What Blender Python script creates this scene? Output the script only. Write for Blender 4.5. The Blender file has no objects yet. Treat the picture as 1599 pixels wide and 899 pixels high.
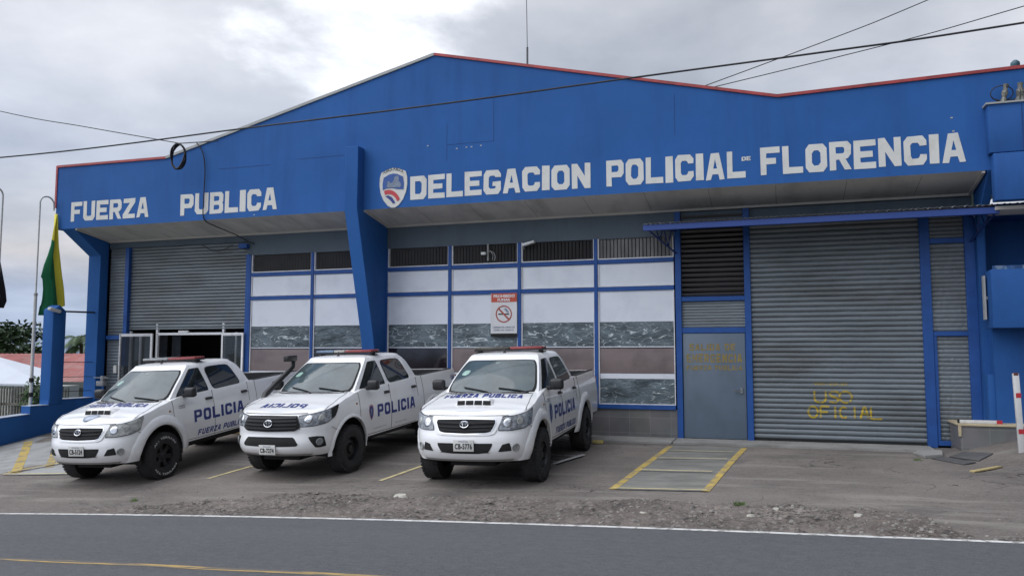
import bpy, bmesh, math, random
from mathutils import Vector, Matrix, noise
R = math.radians
random.seed(7)
sc = bpy.context.scene
COL = sc.collection

# ------------------------------------------------------------------ camera
CAMY = -16.455
cam_d = bpy.data.cameras.new("camera")
cam = bpy.data.objects.new("camera", cam_d)
COL.objects.link(cam)
cam.location = (0, CAMY, 1.9)
cam.rotation_euler = (R(90 + 4.73), 0, R(18.4))
cam_d.sensor_width = 36
cam_d.lens = 36 * 1250 / 1599
cam_d.clip_start = 0.1
cam_d.clip_end = 3000
sc.camera = cam

# ------------------------------------------------------------------ light
SUN_EL, SUN_AZ = 50, 240      # elevation, compass azimuth (0 = +Y)
w = bpy.data.worlds.new("World"); sc.world = w
w.use_nodes = True
wn, wl = w.node_tree.nodes, w.node_tree.links
wn.clear()
def N(tree, typ, **kw):
    n = tree.nodes.new(typ)
    for k, v in kw.items(): setattr(n, k, v)
    return n
def wm(op, a, b=None, c=None, clamp=False):
    n = wn.new('ShaderNodeMath'); n.operation = op; n.use_clamp = clamp
    for i, v in enumerate((a, b, c)):
        if v is None: continue
        if isinstance(v, (int, float)): n.inputs[i].default_value = v
        else: wl.new(v, n.inputs[i])
    return n.outputs[0]
out = wn.new('ShaderNodeOutputWorld'); bg = wn.new('ShaderNodeBackground')
bg.inputs[1].default_value = 0.1
wl.new(bg.outputs[0], out.inputs[0])
sky = wn.new('ShaderNodeTexSky'); sky.sky_type = 'NISHITA'; sky.sun_disc = False
sky.sun_elevation = R(SUN_EL); sky.sun_rotation = R(SUN_AZ)
tc = wn.new('ShaderNodeTexCoord')
sep = wn.new('ShaderNodeSeparateXYZ'); wl.new(tc.outputs['Generated'], sep.inputs[0])
dx, dy, dz = sep.outputs
zz = wm('ADD', wm('MAXIMUM', dz, 0.0), 0.22)
cx = wm('DIVIDE', dx, zz); cy = wm('DIVIDE', dy, zz)
comb = wn.new('ShaderNodeCombineXYZ'); wl.new(cx, comb.inputs[0]); wl.new(cy, comb.inputs[1])
def wnoise(scale, det, rough, off, dist=0.0):
    m = wn.new('ShaderNodeMapping'); m.inputs['Location'].default_value = off
    wl.new(comb.outputs[0], m.inputs[0])
    n = wn.new('ShaderNodeTexNoise'); n.inputs['Scale'].default_value = scale
    n.inputs['Detail'].default_value = det; n.inputs['Roughness'].default_value = rough
    n.inputs['Distortion'].default_value = dist
    wl.new(m.outputs[0], n.inputs['Vector']); return n.outputs['Fac']
n1 = wnoise(0.9, 6, 0.5, (2.3, 5.1, 0), 0.3)
n2 = wnoise(2.6, 7, 0.55, (7.7, 1.2, 3), 0.2)
mixn = wm('ADD', wm('MULTIPLY', n1, 0.62), wm('MULTIPLY', n2, 0.38))
ramp = wn.new('ShaderNodeValToRGB')
wl.new(mixn, ramp.inputs[0])
e = ramp.color_ramp.elements
e[0].position = 0.36; e[0].color = (0.34, 0.38, 0.46, 1)
e[1].position = 0.64; e[1].color = (0.71, 0.73, 0.79, 1)
el = ramp.color_ramp.elements.new(0.50); el.color = (0.50, 0.535, 0.61, 1)
# tint that changes with elevation: bluish haze low down, a pale warm band above it
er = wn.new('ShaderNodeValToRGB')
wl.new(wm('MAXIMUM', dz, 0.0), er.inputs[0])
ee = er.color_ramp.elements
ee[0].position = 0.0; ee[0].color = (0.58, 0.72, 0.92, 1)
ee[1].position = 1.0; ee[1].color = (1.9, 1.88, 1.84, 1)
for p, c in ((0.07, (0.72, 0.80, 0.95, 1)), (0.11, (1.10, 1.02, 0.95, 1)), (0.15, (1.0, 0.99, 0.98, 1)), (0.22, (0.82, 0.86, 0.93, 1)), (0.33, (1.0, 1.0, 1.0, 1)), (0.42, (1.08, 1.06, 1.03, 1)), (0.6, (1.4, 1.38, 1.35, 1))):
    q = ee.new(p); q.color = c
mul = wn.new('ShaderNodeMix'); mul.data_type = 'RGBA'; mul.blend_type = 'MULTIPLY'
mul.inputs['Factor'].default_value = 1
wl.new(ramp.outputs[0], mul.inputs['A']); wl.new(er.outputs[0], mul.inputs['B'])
# brighter, flatter cloud to the east (right), and one bright gap in the cloud
hd = Vector((-0.448, 0.800, 0.397)).normalized()
vd = wn.new('ShaderNodeVectorMath'); vd.operation = 'DOT_PRODUCT'
wl.new(tc.outputs['Generated'], vd.inputs[0]); vd.inputs[1].default_value = hd
nrm = vd.outputs['Value']
gap = wm('MULTIPLY', wm('SUBTRACT', wm('ADD', nrm, wm('MULTIPLY', wm('SUBTRACT', n2, 0.5), 0.055)), 0.986), 75, clamp=True)
gap = wm('POWER', gap, 1.6)
glow = wm('MULTIPLY', wm('POWER', wm('MAXIMUM', nrm, 0.0), 30), 0.24)
east = wm('MULTIPLY', wm('SUBTRACT', wm('ADD', dx, 0.15), wm('MULTIPLY', n1, 0.2)), 0.28, clamp=True)
addv = wm('ADD', wm('ADD', wm('MULTIPLY', gap, 0.75), glow), east)
comb2 = wn.new('ShaderNodeCombineXYZ')
for i in range(3): wl.new(addv, comb2.inputs[i])
add = wn.new('ShaderNodeVectorMath'); add.operation = 'ADD'
wl.new(mul.outputs['Result'], add.inputs[0]); wl.new(comb2.outputs[0], add.inputs[1])
# unseen sky brightened sunward to light the facade, dimmed eastward to darken right-hand faces
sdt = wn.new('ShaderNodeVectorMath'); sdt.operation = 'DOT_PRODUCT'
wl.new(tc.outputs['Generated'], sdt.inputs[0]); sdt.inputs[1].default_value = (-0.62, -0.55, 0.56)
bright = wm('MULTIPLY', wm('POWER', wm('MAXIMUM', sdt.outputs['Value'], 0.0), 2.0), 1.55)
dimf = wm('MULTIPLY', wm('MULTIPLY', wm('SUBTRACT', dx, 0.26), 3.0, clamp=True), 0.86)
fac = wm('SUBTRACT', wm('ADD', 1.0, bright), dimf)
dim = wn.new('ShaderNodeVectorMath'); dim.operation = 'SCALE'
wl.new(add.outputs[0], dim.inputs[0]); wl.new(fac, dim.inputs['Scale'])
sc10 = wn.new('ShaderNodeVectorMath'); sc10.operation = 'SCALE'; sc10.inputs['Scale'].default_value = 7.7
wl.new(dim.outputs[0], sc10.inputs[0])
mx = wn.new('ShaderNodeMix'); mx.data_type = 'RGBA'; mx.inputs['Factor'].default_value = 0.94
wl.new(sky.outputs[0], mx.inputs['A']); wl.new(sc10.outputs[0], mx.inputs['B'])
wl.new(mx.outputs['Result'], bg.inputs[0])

sun_d = bpy.data.lights.new("sun", 'SUN'); sun_d.energy = 0.9; sun_d.angle = R(80)
sun_d.color = (1.0, 0.975, 0.94)
sun = bpy.data.objects.new("sun", sun_d); COL.objects.link(sun)
az = R(SUN_AZ)
sv = Vector((math.sin(az) * math.cos(R(SUN_EL)), math.cos(az) * math.cos(R(SUN_EL)), math.sin(R(SUN_EL))))
sun.rotation_euler = sv.to_track_quat('Z', 'Y').to_euler()
vs = sc.view_settings
vs.view_transform = 'Standard'; vs.look = 'None'; vs.exposure = 0.43; vs.gamma = 1.0; vs.use_curve_mapping = False

# ------------------------------------------------------------------ materials
MATS = {}
def mat(name, col, rough=0.6, metal=0.0, var=0.12, vscale=1.2, stretch=(1, 1, 1), bump=0.0, bscale=60, spec=0.5,
        stain=None, stain_scale=1.0, stain_amt=0.5, stain_lo=0.5, stain_hi=0.7, stain_stretch=(1, 1, 1), coat=0.0, rvar=0.0):
    if name in MATS: return MATS[name]
    m = bpy.data.materials.new(name); m.use_nodes = True
    nt = m.node_tree; b = nt.nodes['Principled BSDF']
    b.inputs['Roughness'].default_value = rough; b.inputs['Metallic'].default_value = metal
    b.inputs['Specular IOR Level'].default_value = spec
    if coat: b.inputs['Coat Weight'].default_value = coat; b.inputs['Coat Roughness'].default_value = 0.04
    tcn = nt.nodes.new('ShaderNodeTexCoord')
    def nz(scale, det, st, loc=(0, 0, 0)):
        mp = nt.nodes.new('ShaderNodeMapping'); mp.inputs['Scale'].default_value = st; mp.inputs['Location'].default_value = loc
        nt.links.new(tcn.outputs['Object'], mp.inputs[0])
        n = nt.nodes.new('ShaderNodeTexNoise'); n.inputs['Scale'].default_value = scale; n.inputs['Detail'].default_value = det
        n.inputs['Roughness'].default_value = 0.62
        nt.links.new(mp.outputs[0], n.inputs['Vector']); return n.outputs['Fac']
    c = (*col, 1)
    rp = nt.nodes.new('ShaderNodeValToRGB')
    rp.color_ramp.elements[0].position = 0.3; rp.color_ramp.elements[1].position = 0.7
    rp.color_ramp.elements[0].color = tuple(x * (1 - var) for x in col) + (1,)
    rp.color_ramp.elements[1].color = tuple(min(1, x * (1 + var)) for x in col) + (1,)
    nt.links.new(nz(vscale, 6, stretch), rp.inputs[0])
    cur = rp.outputs[0]
    if stain:
        st = nz(stain_scale, 8, stain_stretch, (3.1, 7.7, 1.3))
        mr = nt.nodes.new('ShaderNodeMapRange'); mr.inputs['From Min'].default_value = stain_lo; mr.inputs['From Max'].default_value = stain_hi
        mr.inputs['To Max'].default_value = stain_amt
        nt.links.new(st, mr.inputs[0])
        mm = nt.nodes.new('ShaderNodeMix'); mm.data_type = 'RGBA'
        nt.links.new(mr.outputs[0], mm.inputs['Factor']); nt.links.new(cur, mm.inputs['A']); mm.inputs['B'].default_value = (*stain, 1)
        cur = mm.outputs['Result']
    nt.links.new(cur, b.inputs['Base Color'])
    if rvar:
        mr = nt.nodes.new('ShaderNodeMapRange'); mr.inputs['To Min'].default_value = max(0, rough - rvar); mr.inputs['To Max'].default_value = min(1, rough + rvar)
        nt.links.new(nz(vscale * 3, 4, stretch, (9, 2, 4)), mr.inputs[0]); nt.links.new(mr.outputs[0], b.inputs['Roughness'])
    if bump:
        bn = nt.nodes.new('ShaderNodeBump'); bn.inputs['Strength'].default_value = 1.0; bn.inputs['Distance'].default_value = bump
        nt.links.new(nz(bscale, 4, (1, 1, 1)), bn.inputs['Height']); nt.links.new(bn.outputs[0], b.inputs['Normal'])
    MATS[name] = m; return m

def M_(nt, op, a, b=None, clamp=False):
    n = nt.nodes.new('ShaderNodeMath'); n.operation = op; n.use_clamp = clamp
    for i, v in enumerate((a, b)):
        if v is None: continue
        if isinstance(v, (int, float)): n.inputs[i].default_value = v
        else: nt.links.new(v, n.inputs[i])
    return n.outputs[0]

BLUE = mat('blue_wall_paint', (0.025, 0.112, 0.345), spec=0.22, rough=0.7, var=0.10, vscale=0.7, bump=0.0015, bscale=45,
           stain=(0.016, 0.055, 0.20), stain_scale=1.4, stain_amt=0.42, stain_lo=0.48, stain_hi=0.78, stain_stretch=(1.8, 1, 0.20), rvar=0.08)
BLUEF = mat('blue_frame_paint', (0.020, 0.080, 0.285), spec=0.3, rough=0.5, var=0.14, vscale=3, stain=(0.012, 0.035, 0.11), stain_scale=7, stain_amt=0.5, stain_lo=0.58, stain_hi=0.8)
SLATE = mat('slate_render', (0.105, 0.135, 0.165), rough=0.8, var=0.1, vscale=1.0, bump=0.002, stain=(0.07, 0.09, 0.11), stain_scale=1.2, stain_amt=0.5, stain_stretch=(1.5, 1, 0.3))
DOORG = mat('grey_door_paint', (0.115, 0.155, 0.205), rough=0.5, var=0.06, vscale=1.4, stain=(0.07, 0.09, 0.11), stain_scale=2.2, stain_amt=0.35, stain_stretch=(1, 1, 0.5))
SHUT = mat('galvanised_shutter', (0.19, 0.215, 0.232), rough=0.5, metal=0.35, var=0.2, vscale=1.2, stretch=(0.4, 1, 1.6), stain=(0.085, 0.078, 0.070), stain_scale=1.0, stain_amt=0.75, stain_lo=0.48, stain_hi=0.8, stain_stretch=(0.5, 1, 1.5))
FILM = mat('white_window_film', (0.70, 0.73, 0.79), rough=0.38, var=0.035, vscale=1.0, stain=(0.52, 0.55, 0.62), stain_scale=1.6, stain_amt=0.5, coat=0.3)
ALU = mat('white_aluminium', (0.70, 0.70, 0.72), rough=0.45, var=0.06, vscale=3, stain=(0.3, 0.29, 0.28), stain_scale=6, stain_amt=0.4)
SOFF = mat('soffit_board', (0.54, 0.515, 0.485), rough=0.85, var=0.10, vscale=0.9, stain=(0.22, 0.215, 0.20), stain_scale=1.3, stain_amt=0.6, stain_lo=0.48, stain_hi=0.75, stain_stretch=(1.6, 0.5, 1))
SOFT = mat('soffit_trim', (0.50, 0.47, 0.43), rough=0.7, var=0.08)
REDT = mat('red_flashing', (0.36, 0.045, 0.045), rough=0.45, var=0.25, vscale=3, stain=(0.12, 0.03, 0.03), stain_scale=3, stain_amt=0.6)
GRYT = mat('grey_flashing', (0.36, 0.37, 0.36), rough=0.5, var=0.12, vscale=3)
LETT = mat('cream_lettering', (0.66, 0.655, 0.62), rough=0.75, var=0.06, vscale=3, stain=(0.45, 0.42, 0.34), stain_scale=3.0, stain_amt=0.55, stain_lo=0.55, stain_hi=0.75)
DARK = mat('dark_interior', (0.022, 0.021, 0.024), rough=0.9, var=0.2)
TILE = mat('grey_wall_tile', (0.155, 0.15, 0.155), rough=0.5, var=0.12, vscale=2)
CONC = mat('concrete', (0.27, 0.265, 0.25), rough=0.9, var=0.16, vscale=2.0, bump=0.004, bscale=40, stain=(0.14, 0.135, 0.12), stain_scale=1.6, stain_amt=0.6)
YEL = mat('yellow_marking', (0.46, 0.33, 0.075), rough=0.8, var=0.15, vscale=6, stain=(0.19, 0.17, 0.14), stain_scale=5, stain_amt=0.85, stain_lo=0.45, stain_hi=0.62)
PALEY = mat('pale_yellow_paint', (0.55, 0.47, 0.24), rough=0.8, var=0.15, vscale=5, stain=(0.25, 0.23, 0.18), stain_scale=9, stain_amt=0.8)
WHM = mat('white_marking', (0.60, 0.60, 0.58), rough=0.8, var=0.1, vscale=4, stain=(0.17, 0.16, 0.15), stain_scale=9, stain_amt=0.85, stain_lo=0.50, stain_hi=0.64)
BLK = mat('black_plastic', (0.018, 0.018, 0.020), rough=0.45, var=0.2, vscale=8)
BLKM = mat('black_matt', (0.012, 0.012, 0.012), rough=0.85, var=0.2)
RUB = mat('tyre_rubber', (0.020, 0.020, 0.021), rough=0.8, var=0.25, vscale=14, bump=0.002, bscale=70, stain=(0.06, 0.055, 0.05), stain_scale=6, stain_amt=0.35)
STEEL = mat('dark_wheel_metal', (0.022, 0.023, 0.026), rough=0.42, metal=0.3, var=0.2, vscale=8, stain=(0.08, 0.07, 0.06), stain_scale=6, stain_amt=0.3)
CHR = mat('chrome', (0.62, 0.63, 0.65), rough=0.12, metal=1.0, var=0.03)
WHITE = mat('white_car_paint', (0.83, 0.835, 0.84), rough=0.28, var=0.02, vscale=2, coat=0.7, spec=0.5, stain=(0.50, 0.47, 0.43), stain_scale=2.2, stain_amt=0.16, stain_lo=0.5, stain_hi=0.8)
NAVY = mat('navy_vinyl', (0.012, 0.028, 0.20), rough=0.4, var=0.08)
REDV = mat('red_vinyl', (0.50, 0.04, 0.05), rough=0.45, var=0.08)
GREYV = mat('grey_vinyl', (0.22, 0.26, 0.34), rough=0.5, var=0.1)
POLEM = mat('white_pole_paint', (0.58, 0.58, 0.57), rough=0.5, var=0.08, vscale=4, stain=(0.35, 0.32, 0.28), stain_scale=5, stain_amt=0.5)
CABLE = mat('black_cable', (0.012, 0.012, 0.014), rough=0.6, var=0.1)
REDP = mat('red_band_paint', (0.42, 0.02, 0.03), rough=0.5, var=0.1)
PLATE = mat('plate_white', (0.60, 0.60, 0.57), rough=0.5, var=0.08, vscale=9)
OLDYEL = mat('faded_gold_paint', (0.26, 0.19, 0.05), rough=0.8, var=0.2, vscale=10, stain=(0.125, 0.155, 0.19), stain_scale=16, stain_amt=0.75, stain_lo=0.48, stain_hi=0.68)
GOLD = mat('gold_stencil_paint', (0.50, 0.36, 0.03), rough=0.7, var=0.15, vscale=10, stain=(0.17, 0.18, 0.18), stain_scale=12, stain_amt=0.6, stain_lo=0.46, stain_hi=0.66)

def glass(name, col, rough=0.04, ior=1.6, var=0.25, vs_=1.5, stretch=(1, 1, 1)):
    m = mat(name, col, rough=rough, var=var, vscale=vs_, stretch=stretch, spec=0.5)
    m.node_tree.nodes['Principled BSDF'].inputs['IOR'].default_value = ior
    return m
WSG = glass('windscreen_glass', (0.060, 0.085, 0.092), rough=0.07, ior=1.62, var=0.35, vs_=2.2)
SDG = glass('side_glass', (0.018, 0.024, 0.026), ior=1.7, var=0.5, vs_=2.5)
LAMP = glass('headlamp_lens', (0.33, 0.34, 0.33), rough=0.10, ior=1.6, var=0.5, vs_=14)
DGL = glass('dark_glazing', (0.016, 0.018, 0.022), ior=1.5, var=0.4)

def film_reflection_mat(name, base, line, sx, sz, seed, dens):
    """glazing film wrinkled all over: thin pale lines are painted reflections, on a dark blue grey ground"""
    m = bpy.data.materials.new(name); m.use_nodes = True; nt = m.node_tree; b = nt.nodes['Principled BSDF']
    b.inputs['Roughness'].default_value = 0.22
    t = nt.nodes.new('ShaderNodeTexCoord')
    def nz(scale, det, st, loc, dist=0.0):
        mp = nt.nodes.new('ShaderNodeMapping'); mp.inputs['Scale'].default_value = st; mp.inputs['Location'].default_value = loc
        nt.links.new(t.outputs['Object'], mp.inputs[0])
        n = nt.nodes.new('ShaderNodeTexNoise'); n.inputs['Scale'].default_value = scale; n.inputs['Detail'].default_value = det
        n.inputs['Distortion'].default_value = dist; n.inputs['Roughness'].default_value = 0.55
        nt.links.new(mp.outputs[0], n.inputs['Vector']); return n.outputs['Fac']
    lines = None  # broken reflections in the wrinkles, put into the colour as pale lines
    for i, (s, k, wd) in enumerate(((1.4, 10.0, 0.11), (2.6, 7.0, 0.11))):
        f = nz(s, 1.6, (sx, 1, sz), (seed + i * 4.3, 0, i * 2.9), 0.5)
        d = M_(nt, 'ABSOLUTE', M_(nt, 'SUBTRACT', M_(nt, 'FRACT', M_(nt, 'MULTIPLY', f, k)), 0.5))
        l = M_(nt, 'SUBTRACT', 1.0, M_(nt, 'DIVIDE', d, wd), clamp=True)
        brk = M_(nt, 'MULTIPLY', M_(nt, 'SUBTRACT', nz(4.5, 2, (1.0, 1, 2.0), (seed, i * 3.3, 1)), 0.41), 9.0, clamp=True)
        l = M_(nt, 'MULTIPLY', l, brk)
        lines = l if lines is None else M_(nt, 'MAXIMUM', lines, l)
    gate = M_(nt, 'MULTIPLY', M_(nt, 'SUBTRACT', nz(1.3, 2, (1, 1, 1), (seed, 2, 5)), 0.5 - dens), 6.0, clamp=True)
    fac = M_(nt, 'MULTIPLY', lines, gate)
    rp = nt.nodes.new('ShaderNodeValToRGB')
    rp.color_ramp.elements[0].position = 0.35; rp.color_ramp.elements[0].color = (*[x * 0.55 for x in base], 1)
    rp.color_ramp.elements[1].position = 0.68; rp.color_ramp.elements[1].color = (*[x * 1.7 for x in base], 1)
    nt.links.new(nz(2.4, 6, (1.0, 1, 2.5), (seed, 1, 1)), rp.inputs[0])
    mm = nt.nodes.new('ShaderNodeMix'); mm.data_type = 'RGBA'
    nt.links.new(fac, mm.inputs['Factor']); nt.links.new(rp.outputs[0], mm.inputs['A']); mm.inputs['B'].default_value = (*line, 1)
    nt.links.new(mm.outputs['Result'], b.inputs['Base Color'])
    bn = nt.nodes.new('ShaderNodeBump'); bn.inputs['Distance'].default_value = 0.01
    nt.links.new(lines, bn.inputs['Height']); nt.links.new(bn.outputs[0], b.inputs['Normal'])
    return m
CRINK = [film_reflection_mat('wrinkled_film', (0.095, 0.122, 0.138), (0.62, 0.69, 0.72), 0.8, 3.0, s, dn) for s, dn in ((1.0, 0.10), (6.0, 0.25))]
BROWN = mat('brown_band', (0.20, 0.155, 0.15), rough=0.35, var=0.16, vscale=1.2, stretch=(0.6, 1, 3), stain=(0.07, 0.055, 0.055), stain_scale=1.0, stain_amt=0.6, coat=0.2)  # brown band across the pane, mottled darker
DKBAND = mat('dark_tinted_glass', (0.018, 0.013, 0.016), rough=0.08, var=0.5, vscale=1.3, coat=0.3)

# ------------------------------------------------------------------ mesh helpers
class MB:
    def __init__(s): s.v = []; s.f = []
    def add(s, vs, fs):
        o = len(s.v); s.v += [tuple(p) for p in vs]; s.f += [tuple(i + o for i in f) for f in fs]; return s
    def box(s, x0, x1, y0, y1, z0, z1, M=None):
        vs = [(x, y, z) for z in (z0, z1) for y in (y0, y1) for x in (x0, x1)]
        if M is not None: vs = [tuple(M @ Vector(p)) for p in vs]
        return s.add(vs, [(0, 2, 3, 1), (4, 5, 7, 6), (0, 1, 5, 4), (2, 6, 7, 3), (0, 4, 6, 2), (1, 3, 7, 5)])
    def tube(s, pts, r, n=8, cap=True):
        pts = [Vector(p) for p in pts]; rings = []
        up = Vector((0, 0, 1)); prev = None
        for i, p in enumerate(pts):
            t = (pts[min(i + 1, len(pts) - 1)] - pts[max(i - 1, 0)]).normalized()
            a = t.cross(up) if prev is None else prev - t * prev.dot(t)
            if a.length < 1e-4: a = t.cross(Vector((1, 0, 0)))
            a.normalize(); prev = a; b = t.cross(a)
            rr = r[i] if isinstance(r, (list, tuple)) else r
            rings.append([p + a * math.cos(k * 2 * math.pi / n) * rr + b * math.sin(k * 2 * math.pi / n) * rr for k in range(n)])
        vs = [q for rg in rings for q in rg]; fs = []
        for i in range(len(rings) - 1):
            for k in range(n):
                fs.append((i * n + k, i * n + (k + 1) % n, (i + 1) * n + (k + 1) % n, (i + 1) * n + k))
        if cap: fs.append(tuple(range(n))[::-1]); fs.append(tuple((len(rings) - 1) * n + k for k in range(n)))
        return s.add(vs, fs)
    def grid(s, rows, flip=False):
        n = len(rows[0]); vs = [p for r_ in rows for p in r_]; fs = []
        for i in range(len(rows) - 1):
            for k in range(n - 1):
                q = (i * n + k, i * n + k + 1, (i + 1) * n + k + 1, (i + 1) * n + k)
                fs.append(q[::-1] if flip else q)
        return s.add(vs, fs)
    def prism(s, poly, a0, a1, axis):
        """extrude a 2D polygon along axis; the other two axes in order"""
        def P(p, a):
            if axis == 'x': return (a, p[0], p[1])
            if axis == 'y': return (p[0], a, p[1])
            return (p[0], p[1], a)
        n = len(poly); vs = [P(p, a0) for p in poly] + [P(p, a1) for p in poly]
        fs = [tuple(range(n)), tuple(range(2 * n - 1, n - 1, -1))] + [(i, n + i, n + (i + 1) % n, (i + 1) % n) for i in range(n)]
        return s.add(vs, fs)
    def lathe(s, prof, axis_pt, n=40, ax='x', close=False):
        rows = []
        for (a, r) in prof:
            row = []
            for k in range(n + 1):
                t = 2 * math.pi * k / n
                if ax == 'x': row.append((axis_pt[0] + a, axis_pt[1] + r * math.cos(t), axis_pt[2] + r * math.sin(t)))
                elif ax == 'z': row.append((axis_pt[0] + r * math.cos(t), axis_pt[1] + r * math.sin(t), axis_pt[2] + a))
                else: row.append((axis_pt[0] + r * math.cos(t), axis_pt[1] + a, axis_pt[2] + r * math.sin(t)))
            rows.append(row)
        return s.grid(rows)
    def build(s, name, m, parent=None, smooth=None, bevel=0, seg=2, weld=True, solid=0):
        me = bpy.data.meshes.new(name); me.from_pydata(s.v, [], s.f)
        bm = bmesh.new(); bm.from_mesh(me)
        if weld: bmesh.ops.remove_doubles(bm, verts=bm.verts, dist=1e-5)
        bmesh.ops.recalc_face_normals(bm, faces=bm.faces)
        if bevel:
            es = [e_ for e_ in bm.edges if len(e_.link_faces) == 2 and e_.calc_face_angle(0) > 0.5]
            bmesh.ops.bevel(bm, geom=es, offset=bevel, segments=seg, affect='EDGES', profile=0.5, clamp_overlap=True)
        bm.to_mesh(me); bm.free()
        if smooth is None and bevel: smooth = 40
        if smooth:
            for p in me.polygons: p.use_smooth = True
            me.set_sharp_from_angle(angle=R(smooth))
        if m is not None: me.materials.append(m)
        o = bpy.data.objects.new(name, me); COL.objects.link(o)
        if parent is not None: o.parent = parent
        if solid:
            md = o.modifiers.new('thick', 'SOLIDIFY'); md.thickness = solid; md.offset = 0
        return o
def box(name, x0, x1, y0, y1, z0, z1, m, parent=None, bevel=0, **k):
    return MB().box(x0, x1, y0, y1, z0, z1).build(name, m, parent, bevel=bevel, **k)
def tag(o, label=None, cat=None, group=None, kind=None):
    if label: o['label'] = label
    if cat: o['category'] = cat
    if group: o['group'] = group
    if kind: o['kind'] = kind
    return o
def empty(name, loc=(0, 0, 0), rot=(0, 0, 0)):
    o = bpy.data.objects.new(name, None); COL.objects.link(o); o.location = loc; o.rotation_euler = rot
    o.empty_display_size = 0.3; return o
def curve_mesh(splines, name='c', extrude=0.0):
    """fill closed 2D outlines (with holes) -> verts, faces"""
    cu = bpy.data.curves.new(name, 'CURVE'); cu.dimensions = '2D'; cu.fill_mode = 'BOTH' if extrude else 'FRONT'; cu.extrude = extrude
    for pts in splines:
        sp = cu.splines.new('POLY'); sp.points.add(len(pts) - 1)
        for i, p in enumerate(pts): sp.points[i].co = (p[0], p[1], 0, 1)
        sp.use_cyclic_u = True
    o = bpy.data.objects.new(name, cu); COL.objects.link(o)
    dg = bpy.context.evaluated_depsgraph_get(); me = bpy.data.meshes.new_from_object(o.evaluated_get(dg))
    vs = [tuple(v.co) for v in me.vertices]; fs = [tuple(p.vertices) for p in me.polygons]
    bpy.data.objects.remove(o); bpy.data.curves.remove(cu); bpy.data.meshes.remove(me)
    return vs, fs
_tc = {}
def text_mesh(body, bold=0.02, shear=0.0, spacing=1.0):
    key = (body, bold, shear, spacing)
    if key in _tc: return _tc[key]
    cu = bpy.data.curves.new('t', 'FONT'); cu.body = body; cu.size = 1.0; cu.offset = bold; cu.shear = shear
    cu.space_character = spacing; cu.align_x = 'LEFT'; cu.resolution_u = 3
    o = bpy.data.objects.new('t', cu); COL.objects.link(o)
    dg = bpy.context.evaluated_depsgraph_get(); me = bpy.data.meshes.new_from_object(o.evaluated_get(dg))
    vs = [tuple(v.co) for v in me.vertices]; fs = [tuple(p.vertices) for p in me.polygons]
    bpy.data.objects.remove(o); bpy.data.curves.remove(cu); bpy.data.meshes.remove(me)
    x0 = min(v[0] for v in vs); x1 = max(v[0] for v in vs); y0 = min(v[1] for v in vs); y1 = max(v[1] for v in vs)
    vs = [((v[0] - x0) / (x1 - x0), (v[1] - y0) / (y1 - y0)) for v in vs]     # unit square
    _tc[key] = (vs, fs); return vs, fs
def place_text(body, fn, name, m, parent, **k):
    """fn(a, b): unit square -> 3D point"""
    vs, fs = text_mesh(body, **k)
    return MB().add([fn(a, b) for a, b in vs], fs).build(name, m, parent, weld=False)

# ------------------------------------------------------------------ ground
YR = -7.63
def Lz(x):
    a = .07 + .028 * x
    if x < 0: a -= .0014 * min(-x, 16) ** 2
    if x < -16: a -= .045 * (-16 - x)
    if x > 6: a = .07 + .028 * 6 + .01 * (x - 6)
    return max(a, -3.2)
def gz(x, y):
    t = min(max(-y / 7.63, 0), 1)
    zb = .209 if x > -17.4 else .209 + (x + 17.4) * 0.30
    zb = max(zb, -3.0)
    return zb + (Lz(x) - zb) * t

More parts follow.
